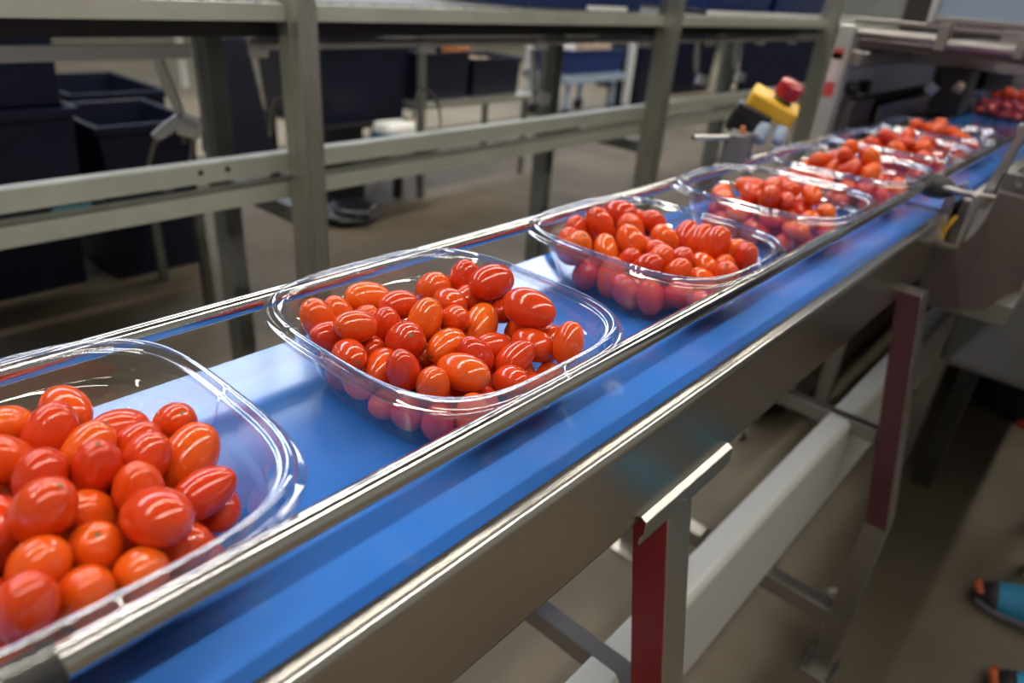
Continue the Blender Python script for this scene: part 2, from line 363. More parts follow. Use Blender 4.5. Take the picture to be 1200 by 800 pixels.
TOM = json.loads('''{"t1":[[-0.0427,0.0072,0.0548,0.6442,-0.3975,0.6535,0.0159,0.011],[-0.0437,0.0328,0.0538,0.9736,0.1309,-0.1871,0.0157,0.0113],[-0.0227,0.0182,0.0545,0.0436,0.4136,0.9094,0.0181,0.0121],[-0.0225,0.0491,0.0444,-0.2391,0.9039,-0.3548,0.0164,0.011],[-0.002,0.0276,0.0525,0.0239,0.6665,0.7451,0.0159,0.011],[0.0199,0.0243,0.0566,0.3157,0.1032,0.9432,0.0163,0.011],[-0.0118,0.0726,0.0419,0.6209,0.0892,0.7788,0.0159,0.0112],[-0.0008,0.0481,0.0451,0.2083,0.6556,0.7258,0.0155,0.011],[0.0204,0.0451,0.0505,0.1397,0.4541,0.8799,0.0152,0.011],[0.0174,0.0667,0.0396,0.2928,-0.7245,-0.624,0.0189,0.0135],[-0.0057,-0.0047,0.0613,-0.0421,0.6535,-0.7558,0.0163,0.011],[0.0143,0.0033,0.0581,0.2372,0.2877,0.9279,0.0158,0.011],[0.039,0.0338,0.0497,0.2655,-0.0106,0.964,0.0167,0.011],[0.0443,-0.0041,0.0633,0.4109,0.4092,0.8147,0.017,0.0118],[0.0347,0.0129,0.0453,0.4858,-0.4015,0.7764,0.0152,0.011],[0.0541,0.0568,0.0445,0.0674,0.9613,0.2672,0.0159,0.011],[0.0674,0.0299,0.0546,0.9297,0.2111,0.3018,0.0188,0.0129],[0.0448,0.065,0.0264,0.9746,-0.1868,-0.1237,0.016,0.011],[0.0568,0.0072,0.0427,0.5169,0.0318,0.8555,0.0177,0.0115],[0.0244,-0.0173,0.0473,-0.6479,0.2069,0.7331,0.0158,0.011],[0.0604,-0.0134,0.0506,0.5359,0.2743,0.7985,0.0161,0.011],[0.0648,0.0363,0.032,0.5942,0.8043,0.0052,0.016,0.011],[0.0816,-0.0236,0.0531,0.3002,0.2003,0.9326,0.0169,0.011],[0.0788,-0.0046,0.0428,0.4761,0.1741,0.862,0.0159,0.011],[-0.0281,-0.013,0.0579,0.2969,0.1763,0.9385,0.0152,0.011],[-0.0064,-0.0222,0.0481,0.9581,0.1657,0.2337,0.0162,0.011],[0.0382,-0.0328,0.0539,0.5335,0.3916,0.7497,0.0153,0.011],[0.058,-0.0355,0.0454,0.3897,0.2154,0.8954,0.0153,0.011],[0.0771,0.0165,0.0377,0.6322,0.0643,0.7722,0.0165,0.011],[0.0426,-0.0434,0.0149,0.1633,0.9515,-0.2606,0.017,0.0125],[0.0026,0.0652,0.0185,-0.6279,0.0626,0.7758,0.0175,0.0126],[-0.0075,-0.0018,0.0346,-0.4767,-0.8605,-0.1797,0.0165,0.0123],[0.0105,-0.0264,0.0321,0.5258,0.7593,-0.3833,0.0161,0.0118],[-0.0345,-0.0344,0.0186,0.1422,-0.0276,0.9895,0.0162,0.0114],[-0.0553,0.0381,0.0148,-0.3584,0.8998,0.249,0.0171,0.0125],[-0.0424,-0.0094,0.014,0.7678,-0.5998,0.2253,0.0169,0.0116],[-0.0094,-0.0226,0.0145,-0.9998,0.0032,0.0211,0.0178,0.0121],[-0.0028,-0.0475,0.0142,0.8027,-0.5219,-0.2885,0.0159,0.0117],[-0.0343,0.0447,0.0252,-0.553,0.8022,-0.2253,0.018,0.0122],[-0.023,-0.0598,0.0144,-0.3763,0.9007,-0.2171,0.0175,0.012],[-0.0212,0.0607,0.014,0.6282,-0.7482,-0.2136,0.0172,0.0117],[0.0282,0.0524,0.0142,-0.1479,0.9675,-0.2049,0.0177,0.0118],[-0.0606,-0.0421,0.0283,-0.9395,0.1393,-0.3128,0.0173,0.0115],[0.0181,-0.0371,0.0136,-0.4036,0.883,-0.2395,0.0157,0.0112],[0.0301,-0.0139,0.0136,0.9433,0.2124,-0.2549,0.0153,0.0112],[0.0222,-0.0014,0.0316,-0.9738,-0.0793,0.213,0.0171,0.0118],[0.0536,0.0037,0.0144,-0.9722,0.0121,-0.234,0.0167,0.0121],[0.0201,-0.0643,0.016,0.8681,0.1945,-0.4566,0.0168,0.0125],[0.0684,0.0232,0.0136,-0.706,0.7081,0.0102,0.0151,0.0113],[-0.0472,-0.0553,0.0138,0.175,-0.9589,0.2233,0.0165,0.0114],[-0.0152,0.0278,0.0143,0.0279,-0.9783,0.2055,0.0178,0.0119],[0.0677,-0.0343,0.0137,-0.6021,-0.7761,-0.1874,0.0156,0.0114],[0.0437,0.0251,0.0197,0.0121,0.3507,-0.9364,0.0177,0.0124],[-0.0211,0.0002,0.0136,0.8106,-0.5119,0.2844,0.0148,0.0112],[0.0065,0.039,0.0169,0.2175,0.7294,-0.6486,0.0164,0.0125],[0.0566,0.0471,0.0141,-0.9971,0.0481,0.0584,0.0173,0.0117],[-0.035,0.017,0.0249,-0.7387,0.4954,-0.457,0.0157,0.0119],[-0.0617,-0.023,0.0146,0.8171,-0.5372,-0.2095,0.0177,0.0123],[0.0039,0.0013,0.0141,-0.5355,0.8404,-0.0832,0.0171,0.0118],[0.0225,0.0154,0.0142,-0.2712,0.9334,0.2351,0.0168,0.0119],[0.0529,-0.0187,0.0244,-0.9004,-0.3626,0.2403,0.0165,0.0122],[-0.0704,0.0186,0.0139,0.3236,-0.9052,-0.2755,0.0153,0.0115]],"t2":[[-0.0624,-0.0627,0.0478,0.024,0.3962,-0.9179,0.017,0.0121],[-0.0766,-0.0352,0.0376,0.2089,0.3191,-0.9244,0.0164,0.011],[-0.0785,-0.0071,0.0425,0.2746,0.9313,-0.2393,0.0192,0.0132],[-0.0495,-0.0012,0.0459,0.4011,0.9158,-0.0191,0.0156,0.0112],[-0.0625,0.0452,0.0416,0.7987,-0.1423,0.5847,0.0193,0.0138],[-0.0505,0.0683,0.0473,0.137,0.1557,0.9783,0.0185,0.0127],[-0.0124,0.0605,0.0606,0.0576,0.998,-0.0248,0.0202,0.0141],[-0.0272,0.0312,0.0466,0.9874,0.0356,0.1544,0.0157,0.011],[-0.0274,0.0609,0.0356,-0.2197,-0.7453,0.6295,0.022,0.0145],[-0.0129,-0.0073,0.0482,0.1078,0.3032,0.9468,0.0176,0.0124],[-0.0539,-0.0281,0.0386,0.5215,-0.0744,0.85,0.0156,0.011],[-0.0304,-0.0287,0.0435,0.2468,-0.1199,0.9616,0.0165,0.011],[-0.0235,-0.0596,0.0564,-0.252,-0.9325,0.2589,0.0155,0.011],[-0.0402,-0.0664,0.0441,0.1428,0.9166,-0.3734,0.0169,0.011],[-0.0241,-0.048,0.0336,-0.8532,0.2451,-0.4604,0.0151,0.011],[-0.0029,-0.0337,0.0445,0.6978,-0.3391,0.6309,0.0194,0.0139],[-0.0046,0.0141,0.0452,0.7438,-0.2381,0.6246,0.0162,0.011],[0.002,0.0354,0.0368,-0.4031,0.7637,0.5042,0.019,0.013],[-0.0035,0.0682,0.0387,0.2018,-0.9779,0.0544,0.0159,0.011],[0.0316,0.0547,0.0559,0.9868,0.1565,-0.0409,0.0217,0.0145],[0.0182,0.0674,0.0285,0.6526,0.0167,0.7575,0.02,0.0133],[0.0122,-0.0093,0.0383,-0.1646,0.9828,0.0833,0.0177,0.0119],[0.0358,-0.004,0.0394,0.287,0.5235,-0.8023,0.0162,0.011],[0.0466,0.0436,0.0357,0.989,0.1333,-0.0648,0.0171,0.0119],[0.0451,0.0651,0.0279,-0.0367,-0.4705,-0.8817,0.0155,0.0113],[0.0714,0.0529,0.0436,-0.1108,0.3805,0.9181,0.0162,0.011],[0.0517,0.019,0.0345,0.3363,0.6558,0.6759,0.0171,0.0113],[-0.0091,-0.0751,0.0453,0.9427,-0.2782,0.1844,0.0156,0.011],[0.0261,-0.0602,0.0446,0.0907,-0.3279,0.9404,0.0162,0.0111],[0.0481,-0.0282,0.0406,0.9755,0.2129,0.0548,0.0197,0.0124],[0.0052,-0.0605,0.0378,-0.4826,0.8458,0.2277,0.0153,0.011],[0.0445,-0.0509,0.0375,-0.3242,0.3359,-0.8843,0.016,0.011],[0.0665,-0.0009,0.0313,0.898,-0.0817,0.4323,0.015,0.011],[0.0286,0.0209,0.0338,0.2489,0.9134,-0.322,0.0151,0.011],[-0.0343,-0.065,0.0186,0.1665,-0.2053,0.9644,0.0158,0.011],[-0.0153,-0.0507,0.0133,0.9937,-0.1119,-0.0058,0.0158,0.011],[0.0128,-0.0603,0.0134,0.0245,-0.9828,0.1831,0.0163,0.011],[0.035,-0.0629,0.0168,0.2943,-0.6097,0.736,0.016,0.011],[0.0557,-0.0563,0.0183,-0.3964,0.2516,-0.8829,0.0167,0.011],[0.0698,-0.0405,0.0231,0.1222,-0.0138,0.9924,0.0162,0.011],[0.0619,-0.0212,0.0171,0.2807,-0.2422,-0.9287,0.015,0.011],[0.0677,0.0155,0.0171,0.4761,0.5041,0.7206,0.0166,0.011],[0.062,0.0475,0.0134,-0.4745,0.8479,-0.2364,0.015,0.011],[-0.0094,-0.0686,0.024,0.9179,-0.1251,-0.3767,0.015,0.011],[-0.0544,-0.0568,0.0172,-0.1292,0.4383,-0.8895,0.0152,0.011],[0.0347,0.0074,0.0144,-0.8529,-0.4298,0.2963,0.0157,0.012],[-0.0103,0.0296,0.015,-0.5525,-0.831,0.0642,0.0189,0.0127],[0.0124,0.0182,0.0143,0.8189,0.5279,-0.2254,0.0171,0.0119],[0.0366,-0.0387,0.0137,0.9666,-0.0623,0.2488,0.0153,0.0113],[-0.0379,-0.0343,0.0148,0.5011,0.829,-0.2481,0.0172,0.0125],[0.0395,-0.0159,0.018,-0.4438,-0.3306,0.8329,0.0165,0.0123],[-0.0466,-0.01,0.0139,0.4971,0.8266,-0.2639,0.0156,0.0115],[-0.0639,0.0182,0.0146,0.6444,-0.7574,0.1053,0.0168,0.0122],[-0.0099,-0.0275,0.0153,-0.6552,0.6876,-0.3129,0.017,0.0126],[0.0169,0.044,0.018,-0.5692,0.3935,-0.7219,0.0173,0.0128],[-0.0287,0.0456,0.0144,-0.3962,-0.8888,0.2304,0.0173,0.012],[-0.0706,-0.0089,0.0137,0.2343,-0.9503,0.2051,0.0166,0.0113],[-0.0096,-0.0007,0.0147,0.8926,-0.3608,-0.2704,0.0166,0.0123],[0.0451,0.0315,0.0149,-0.8383,0.5406,0.0708,0.017,0.0126],[-0.0369,0.0164,0.0146,-0.5924,0.7615,-0.2632,0.0165,0.0122],[0.0152,-0.0183,0.015,0.054,0.9901,0.1297,0.0188,0.0126]],"t3":[[-0.061,-0.0076,0.0541,0.5048,0.3292,-0.798,0.0182,0.0132],[-0.0701,0.0406,0.0534,0.9822,0.0488,0.1816,0.021,0.0141],[-0.0432,0.0242,0.0457,-0.0077,0.604,-0.797,0.0207,0.0145],[-0.0711,0.0325,0.0274,0.3186,0.8765,-0.3609,0.0193,0.0134],[-0.033,0.0526,0.0493,0.2174,0.7043,-0.6758,0.0187,0.0127],[-0.0785,-0.0219,0.0423,-0.1994,0.0002,0.9799,0.0178,0.0125],[-0.0759,0.0016,0.0337,-0.3264,0.3835,0.864,0.0211,0.013],[-0.0321,-0.0345,0.0409,0.688,-0.4781,-0.546,0.0171,0.0116],[-0.0173,-0.0127,0.0462,0.5466,0.2152,-0.8092,0.0204,0.0145],[-0.0555,0.0594,0.0363,0.3922,-0.3795,-0.838,0.0213,0.0145],[-0.0057,0.032,0.0445,0.5766,0.4628,-0.6733,0.0173,0.0127],[-0.0022,0.0695,0.0384,0.0148,0.4684,0.8834,0.0204,0.0145],[0.0219,0.0545,0.0426,0.1287,0.3227,0.9377,0.0218,0.0145],[0.0454,0.0374,0.0503,-0.2781,0.0211,-0.9603,0.0225,0.0145],[0.055,0.0616,0.0393,0.6296,0.0863,0.7721,0.0191,0.014],[0.0096,-0.0066,0.0438,0.2998,0.7752,-0.556,0.0156,0.011],[0.0224,-0.0254,0.0451,0.6323,0.1189,0.7655,0.0161,0.011],[0.0331,-0.0064,0.0426,0.6143,0.1476,0.7751,0.0153,0.011],[0.023,-0.0471,0.0438,0.844,0.2923,0.4496,0.0155,0.011],[0.0493,0.011,0.0389,0.8878,-0.4596,-0.0257,0.0168,0.0114],[0.0436,-0.0295,0.0397,0.665,0.1775,0.7254,0.0164,0.011],[-0.0051,-0.0327,0.0365,0.513,-0.2939,0.8065,0.0162,0.011],[0.0635,0.0276,0.0356,0.2957,-0.2842,0.912,0.0157,0.011],[0.0754,0.0443,0.0455,-0.2362,0.2302,-0.9441,0.018,0.012],[-0.0449,-0.0675,0.0453,-0.5666,0.2389,-0.7886,0.0217,0.0145],[-0.0335,-0.0623,0.019,-0.4219,0.6019,-0.678,0.019,0.0132],[-0.0078,-0.0551,0.0239,0.0456,-0.0375,0.9983,0.0211,0.0143],[0.016,-0.0655,0.0199,0.3672,0.4588,-0.8091,0.019,0.0127],[0.0404,-0.0631,0.0223,0.1252,0.2289,-0.9654,0.0182,0.0126],[0.0604,-0.0494,0.028,-0.7024,0.5356,-0.4688,0.0183,0.0126],[0.0619,-0.0124,0.0321,0.9955,-0.0826,-0.0461,0.0165,0.0119],[-0.0681,-0.0455,0.0356,0.0617,-0.34,0.9384,0.0215,0.0145],[0.0778,0.0064,0.0377,-0.039,0.6815,-0.7308,0.0186,0.0123],[0.0683,-0.0291,0.0173,-0.648,0.3764,-0.6622,0.0174,0.0116],[0.0409,-0.0031,0.0188,-0.6462,-0.613,-0.4546,0.0155,0.0113],[0.0299,0.0299,0.0143,0.9837,-0.1773,-0.0312,0.0176,0.012],[0.0653,0.0035,0.0146,0.5035,-0.8467,-0.1721,0.0169,0.0123],[-0.0247,-0.0333,0.0144,-0.1225,0.9527,-0.2782,0.0159,0.012],[-0.0532,-0.0001,0.0139,0.1507,0.9646,-0.2165,0.0167,0.0115],[-0.0226,0.011,0.0365,0.8166,0.5762,-0.033,0.0158,0.012],[-0.0488,-0.0335,0.0148,-0.2163,-0.9512,-0.2201,0.0181,0.0124],[0.0178,-0.0153,0.0141,0.6916,-0.6852,0.2282,0.0167,0.0117],[-0.0081,-0.0125,0.0138,0.0479,-0.97,0.2382,0.0161,0.0115],[-0.0473,0.0272,0.0138,-0.9498,-0.2161,0.2262,0.0155,0.0114],[-0.0055,0.0359,0.0146,0.9312,-0.3066,0.1971,0.0181,0.0123],[0.0178,0.0101,0.0138,0.8904,-0.3991,-0.2187,0.0167,0.0115],[0.0413,-0.0311,0.0139,0.382,0.9005,0.2079,0.0166,0.0116],[-0.0154,0.0141,0.0143,0.9776,-0.09,0.1903,0.0175,0.012],[-0.0312,-0.0074,0.0145,0.7034,0.5686,0.4265,0.0153,0.0112],[0.0094,-0.0376,0.0144,0.9137,-0.336,0.2287,0.0171,0.0121]],"v1":[[-0.0022,-0.0049,0.0175,-0.036,-0.629,-0.7766,0.0165,0.0118],[0.0113,0.0135,0.0138,0.8773,-0.4295,-0.2143,0.0164,0.0115],[-0.0258,-0.0007,0.0149,0.5265,0.8483,-0.0564,0.0174,0.0126],[0.0186,-0.0138,0.0138,0.5829,0.7995,0.145,0.0172,0.0115],[-0.0095,0.0348,0.0136,-0.1558,-0.9767,-0.1478,0.0165,0.0113],[-0.019,-0.0271,0.0149,0.9602,0.1131,0.2554,0.017,0.0125],[0.0393,0.0128,0.0151,0.3625,-0.9059,0.2189,0.0183,0.0128],[-0.0483,0.0214,0.0142,-0.2501,0.9439,0.2156,0.0168,0.0119],[0.0094,-0.0434,0.0147,-0.9313,0.3051,0.1989,0.0181,0.0124],[0.0163,0.0392,0.0151,0.6002,-0.7869,-0.1436,0.0175,0.0128],[-0.0469,-0.0225,0.0142,0.1488,-0.9675,0.2047,0.0174,0.0119],[0.0543,-0.0135,0.0144,0.4849,0.8423,-0.2353,0.0169,0.0121],[-0.0268,0.0514,0.0134,0.4347,0.8664,0.2457,0.0145,0.011],[-0.0172,-0.0543,0.0153,-0.8289,0.5566,-0.0558,0.0183,0.013],[0.0577,0.0296,0.0148,0.7247,-0.6806,0.1078,0.0175,0.0124],[-0.0687,0.0006,0.0149,-0.4247,0.8769,-0.225,0.0174,0.0125],[0.0452,-0.0502,0.0135,-0.3813,-0.8932,-0.2383,0.0149,0.0112],[0.0057,0.0652,0.0135,0.9678,-0.0076,0.2518,0.0149,0.0111],[-0.0465,-0.0524,0.0134,0.6222,0.734,-0.2721,0.0145,0.0111],[0.0741,-0.0026,0.0278,0.2283,-0.9729,-0.036,0.0178,0.0129],[-0.0594,0.0477,0.0145,0.6597,0.7436,-0.109,0.016,0.0122],[0.0098,-0.0667,0.0208,0.4156,0.0445,-0.9085,0.0157,0.0119],[0.0465,0.0589,0.0141,0.8709,-0.4764,-0.1212,0.0157,0.0117],[0.0006,-0.0068,0.0439,-0.4855,0.7916,0.3711,0.0173,0.0124],[0.0152,0.0156,0.0364,0.4839,0.8678,0.1126,0.0159,0.012],[-0.0209,-0.011,0.0355,-0.0705,-0.9823,-0.1736,0.0161,0.0113],[0.0296,-0.0172,0.0337,0.9449,-0.1936,-0.2641,0.0167,0.0118],[-0.0053,0.0291,0.0364,0.3152,0.8959,0.3132,0.0188,0.0129],[-0.0157,-0.0389,0.0356,0.9807,0.1797,-0.0765,0.0154,0.0118],[0.0382,0.011,0.0393,-0.0841,-0.9955,0.0447,0.0172,0.0119],[-0.034,0.0146,0.0308,-0.6011,-0.7976,0.0498,0.0147,0.0113],[0.0202,-0.0385,0.0355,-0.9431,0.3325,0.001,0.0172,0.0118],[0.0174,0.0468,0.0377,-0.3184,0.8685,-0.3799,0.015,0.0115],[-0.0512,-0.0249,0.038,-0.0372,0.9887,-0.1451,0.0175,0.0128],[0.0567,-0.0165,0.0376,0.0659,-0.949,-0.3083,0.016,0.0118],[-0.0364,0.0454,0.0334,0.1677,-0.9765,0.1357,0.0178,0.0122],[-0.014,-0.0631,0.0381,0.8813,-0.472,-0.0215,0.016,0.0119],[0.0551,0.0434,0.0352,-0.0234,0.9743,-0.2242,0.0188,0.0126],[-0.0685,0.002,0.0389,0.107,0.9774,0.1823,0.017,0.0118],[0.0561,-0.052,0.0326,0.9782,0.1678,-0.1224,0.016,0.0111],[0.0027,-0.0145,0.0664,0.2239,-0.9746,0.0008,0.016,0.0118],[0.0131,0.0133,0.0594,0.8231,0.5044,0.261,0.015,0.0115],[-0.0255,0.0021,0.0559,0.8541,0.4535,0.2547,0.0156,0.0114],[0.026,-0.0245,0.0549,-0.6731,0.7396,-0.0044,0.0154,0.0112],[-0.0035,0.029,0.0605,-0.4796,-0.8753,0.0614,0.0157,0.0116],[-0.0176,-0.0245,0.0541,0.8782,-0.4782,0.0065,0.017,0.0118],[0.0442,0.0092,0.0615,0.668,-0.6816,-0.2985,0.0165,0.0114],[-0.043,0.0169,0.0518,0.8858,0.4557,-0.0873,0.0157,0.0118],[0.0123,-0.0428,0.0598,-0.5607,0.4629,-0.6866,0.017,0.0124]],"v2":[[0.014,-0.0011,0.0142,0.4154,-0.8926,-0.1755,0.0164,0.0119],[-0.0049,0.0244,0.0145,-0.3252,0.9123,0.2491,0.0159,0.0121],[-0.0143,-0.0265,0.0147,0.8548,-0.4668,-0.2268,0.0175,0.0124],[0.0346,0.0118,0.0142,-0.8546,0.4748,-0.21,0.0173,0.0118],[-0.0414,0.014,0.0137,-0.6754,0.7129,0.1885,0.0155,0.0114],[0.0246,-0.0278,0.0136,0.9433,-0.2614,0.2043,0.0153,0.0113],[0.0135,0.0392,0.0181,-0.2433,-0.5101,0.825,0.0167,0.012],[-0.0422,-0.0232,0.0135,0.4704,0.8534,-0.2247,0.0149,0.0111],[0.0449,-0.0127,0.0139,-0.9703,0.1659,0.1762,0.0169,0.0115],[-0.0319,0.0408,0.0149,0.4011,-0.9116,0.0896,0.0171,0.0125],[-0.0032,-0.0515,0.0143,0.8227,0.5682,0.0196,0.0166,0.012],[0.0401,0.034,0.0134,0.8012,-0.5937,0.0747,0.0166,0.011],[-0.0605,-0.0004,0.0151,-0.8078,0.5523,-0.2058,0.0189,0.0128],[0.0505,-0.0384,0.0134,0.3355,-0.9186,-0.2087,0.0152,0.0111],[-0.0004,0.0591,0.0151,-0.6067,-0.7763,0.1713,0.0189,0.0128],[-0.0387,-0.0485,0.014,0.9811,-0.0665,0.1818,0.017,0.0117],[0.0649,0.0108,0.0138,-0.2969,0.9404,0.1656,0.0169,0.0114],[-0.0573,0.0412,0.0152,0.0062,0.9654,0.2605,0.0174,0.0128],[0.0206,-0.0585,0.0136,-0.346,-0.9016,0.2596,0.0147,0.0112],[0.0402,0.0616,0.0136,0.8129,-0.5339,-0.2326,0.0159,0.0113],[-0.071,-0.0227,0.0203,0.0202,0.2033,-0.9789,0.0179,0.0125],[0.0686,-0.0357,0.0263,-0.2967,-0.142,0.9444,0.0156,0.0116],[-0.0279,0.0662,0.0255,0.7327,0.0185,-0.6803,0.0186,0.0129],[-0.0007,-0.0086,0.0316,0.7739,-0.6323,0.0356,0.0185,0.0124],[-0.0034,0.021,0.0377,-0.1475,0.9505,-0.2735,0.0166,0.0111],[-0.014,-0.0214,0.0476,-0.0484,-0.822,-0.5674,0.0174,0.0124],[0.0256,0.0119,0.0357,-0.4657,-0.764,-0.4465,0.0168,0.0118],[-0.0299,0.0152,0.0345,0.6936,0.5891,-0.4145,0.0189,0.0128],[0.0194,-0.0415,0.0322,-0.3825,0.9238,0.0142,0.0171,0.0122],[0.0174,0.0397,0.0458,-0.5202,-0.8271,-0.2129,0.0185,0.0125],[-0.0345,-0.0234,0.0348,-0.4621,0.8268,0.3206,0.0154,0.0118],[0.0511,-0.0056,0.036,-0.8887,0.4563,-0.0454,0.0191,0.0128],[-0.0261,0.0414,0.0382,-0.6097,-0.5983,0.5199,0.0177,0.0118],[-0.0086,-0.0598,0.0366,0.6436,-0.6179,-0.4517,0.0169,0.0128],[0.0455,0.0313,0.0349,-0.8273,0.5391,0.1582,0.016,0.0116],[-0.0609,0.0027,0.0395,0.1124,0.9847,0.1333,0.0168,0.012],[0.044,-0.042,0.0357,-0.356,0.9034,0.2391,0.0174,0.0127],[0.0053,0.0596,0.0389,-0.8702,-0.0873,0.485,0.0178,0.012],[-0.0502,-0.0415,0.0329,0.5017,-0.8468,0.1767,0.0171,0.0118],[0.0743,0.0084,0.0358,-0.3315,0.7226,0.6065,0.0188,0.0129],[0.0128,-0.0019,0.0516,-0.6036,0.7138,0.3553,0.0175,0.0129],[-0.0094,0.0202,0.0751,-0.0989,0.7097,-0.6975,0.0165,0.0122],[-0.0024,-0.0225,0.0718,0.2949,0.8156,-0.4978,0.0154,0.0112],[0.0283,0.0032,0.071,0.3809,0.4159,-0.8258,0.0172,0.0127],[-0.0243,0.0104,0.0584,-0.6397,0.7306,0.2389,0.0186,0.0125],[0.0114,-0.0297,0.0539,0.7703,0.397,0.499,0.0175,0.0128],[0.013,0.0339,0.0693,0.5542,-0.789,-0.2653,0.0164,0.0123],[-0.0374,-0.0229,0.0577,-0.8405,-0.4268,-0.3338,0.0156,0.0116],[0.0373,-0.0156,0.0538,-0.4362,-0.4759,-0.7637,0.0173,0.012]],"v3":[[0.0142,-0.0036,0.0133,-0.6999,-0.6858,-0.1996,0.0158,0.011],[-0.0198,0.0082,0.0146,0.97,0.0681,-0.2333,0.0162,0.0123],[0.0217,-0.0248,0.0167,0.3407,0.6594,0.6702,0.0163,0.0118],[0.0108,0.0296,0.0145,-0.1725,-0.97,-0.1711,0.0173,0.0122],[-0.0271,-0.0187,0.015,-0.6502,-0.7092,0.2725,0.0168,0.0126],[0.0384,-0.0053,0.0136,-0.0918,0.971,0.2209,0.0155,0.0113],[-0.0208,0.0329,0.015,0.9579,-0.1813,0.2227,0.0172,0.0126],[-0.0022,-0.0322,0.0145,0.0334,-0.9827,-0.1822,0.0178,0.0122],[0.0363,0.0381,0.0136,0.8735,-0.4526,0.179,0.0153,0.0112],[-0.0484,-0.0061,0.0177,-0.0079,-0.79,0.6131,0.0183,0.0122],[0.0458,-0.032,0.0146,-0.7381,-0.6346,0.229,0.0173,0.0123],[-0.0061,0.0527,0.0167,-0.7119,0.0245,-0.7019,0.0159,0.012],[-0.0299,-0.0453,0.0141,-0.9478,-0.2586,-0.1865,0.0165,0.0118],[0.0625,0.0061,0.0138,0.9686,-0.1462,0.201,0.0155,0.0114],[-0.0582,0.0324,0.0144,0.5547,-0.8302,-0.0562,0.0167,0.012],[0.0213,-0.0564,0.0148,0.8607,0.4699,0.1958,0.0181,0.0125],[0.0313,0.0625,0.0148,0.9408,-0.3388,0.002,0.0176,0.0125],[-0.0627,-0.0258,0.0136,-0.8909,0.4099,0.1957,0.0158,0.0113],[0.0705,-0.019,0.0135,0.1373,-0.9879,0.0722,0.0146,0.0112],[-0.0304,0.0599,0.0137,-0.4825,-0.8465,0.225,0.0158,0.0113],[-0.0182,-0.0648,0.0136,0.9626,0.1733,-0.2082,0.0163,0.0113],[0.0629,0.0412,0.0153,0.4328,-0.8996,-0.0588,0.0172,0.0129],[-0.0723,0.0018,0.019,-0.4448,0.2094,0.8708,0.0174,0.0119],[0.0094,0.0001,0.0352,0.5758,0.7528,0.3191,0.0161,0.012],[-0.0137,0.0047,0.0372,-0.1687,-0.9807,-0.0991,0.0156,0.0118],[0.0158,-0.0222,0.0408,-0.9531,-0.2984,-0.0509,0.0174,0.0116],[0.0021,0.0298,0.0362,0.981,-0.0956,0.169,0.0163,0.0115],[-0.038,-0.0242,0.0522,0.8342,0.2505,-0.4913,0.0179,0.0126],[0.0448,-0.0063,0.0347,0.7343,-0.5848,-0.3447,0.0159,0.0111],[-0.0309,0.0244,0.0354,0.4415,0.8811,0.1695,0.0158,0.012],[0.0051,-0.0438,0.0331,0.8589,-0.4737,-0.1946,0.0165,0.0112],[0.034,0.0326,0.0365,-0.8116,0.5158,0.2744,0.0178,0.0128],[-0.0586,-0.0028,0.0412,-0.5208,-0.8526,0.0425,0.0193,0.0129],[0.0436,-0.0284,0.0432,0.5588,0.6104,0.5614,0.0186,0.0126],[-0.0143,0.0523,0.0401,-0.4864,0.6306,-0.6048,0.0181,0.0126],[-0.0411,-0.0372,0.0325,0.8076,-0.3997,0.4335,0.0156,0.0115],[0.0628,0.0104,0.0375,-0.2274,0.9628,0.1459,0.0181,0.013],[-0.0546,0.0302,0.0377,0.3223,-0.8184,-0.4758,0.0155,0.0119],[0.025,-0.0632,0.0386,0.9236,0.2874,-0.2538,0.0183,0.0128],[0.0242,0.0632,0.0374,-0.5344,-0.845,0.0185,0.0152,0.0115],[0.0061,0.0011,0.073,-0.1519,0.5744,0.8044,0.016,0.0115],[-0.0189,0.005,0.0603,-0.9821,-0.0963,0.1618,0.0161,0.0123],[0.0126,-0.0224,0.0631,0.9731,-0.0624,0.2218,0.0159,0.0111],[0.0058,0.0185,0.0568,-0.7745,0.6181,0.1346,0.0182,0.0125],[-0.0229,-0.0172,0.0691,0.8625,0.2148,-0.4583,0.0154,0.0114],[0.0336,-0.0004,0.0581,0.691,0.7131,0.1181,0.0189,0.0129],[-0.025,0.0275,0.0575,-0.9476,-0.3176,-0.0337,0.0153,0.0114],[0.0059,-0.0419,0.0552,-0.9276,-0.08,0.365,0.0167,0.0112],[0.033,0.0348,0.0617,-0.4585,-0.8229,0.3356,0.0188,0.0128]]}''')
def orient(ax, spin):
    q = Vector(ax).to_track_quat('Z', 'Y').to_matrix(); return q @ Matrix.Rotation(spin, 3, 'Z')
def zone(p):
    x, y, z = p
    lay = 'top' if z > .040 else ('middle' if z > .024 else 'bottom')
    fx = min(4, max(0, int((x+.08)/.032))); fy = min(4, max(0, int((y+.08)/.032)))
    return lay, ('by the rack side wall', 'left of centre', 'on the centre line', 'right of centre', 'by the rail side wall')[fx], ('near end', 'nearer half', 'middle', 'farther half', 'far end')[fy]
def place(rec, ty, ti, mirror=(1, 1)):
    x, y, z, ax, ay, az, L, r = rec; x *= mirror[0]; ax *= mirror[0]; y *= mirror[1]; ay *= mirror[1]
    rng = random.Random(int(abs(x*1e5)+abs(y*3e5)+ti*77))
    A = Vector((ax, ay, az)); 
    if rng.random() < .5: A = -A
    o = bpy.data.objects.new('cherry_tomato', rng.choice(TM)); COL.objects.link(o)
    m = orient(A, rng.uniform(0, 6.28)).to_4x4() @ Matrix.Diagonal((r, r, L, 1)); o.matrix_world = Matrix.Translation((x, ty+y, ZB+z)) @ m
    tag(o, 'x', 'tomato', 'plum tomatoes in the %s' % short_[ti]); CELL.setdefault((ti, zone((x, y, z))), []).append((z, x, o))
    if ti < 3:
        s_ = bpy.data.objects.new('stem_scar', SC); COL.objects.link(s_); s_.parent = o
    return o
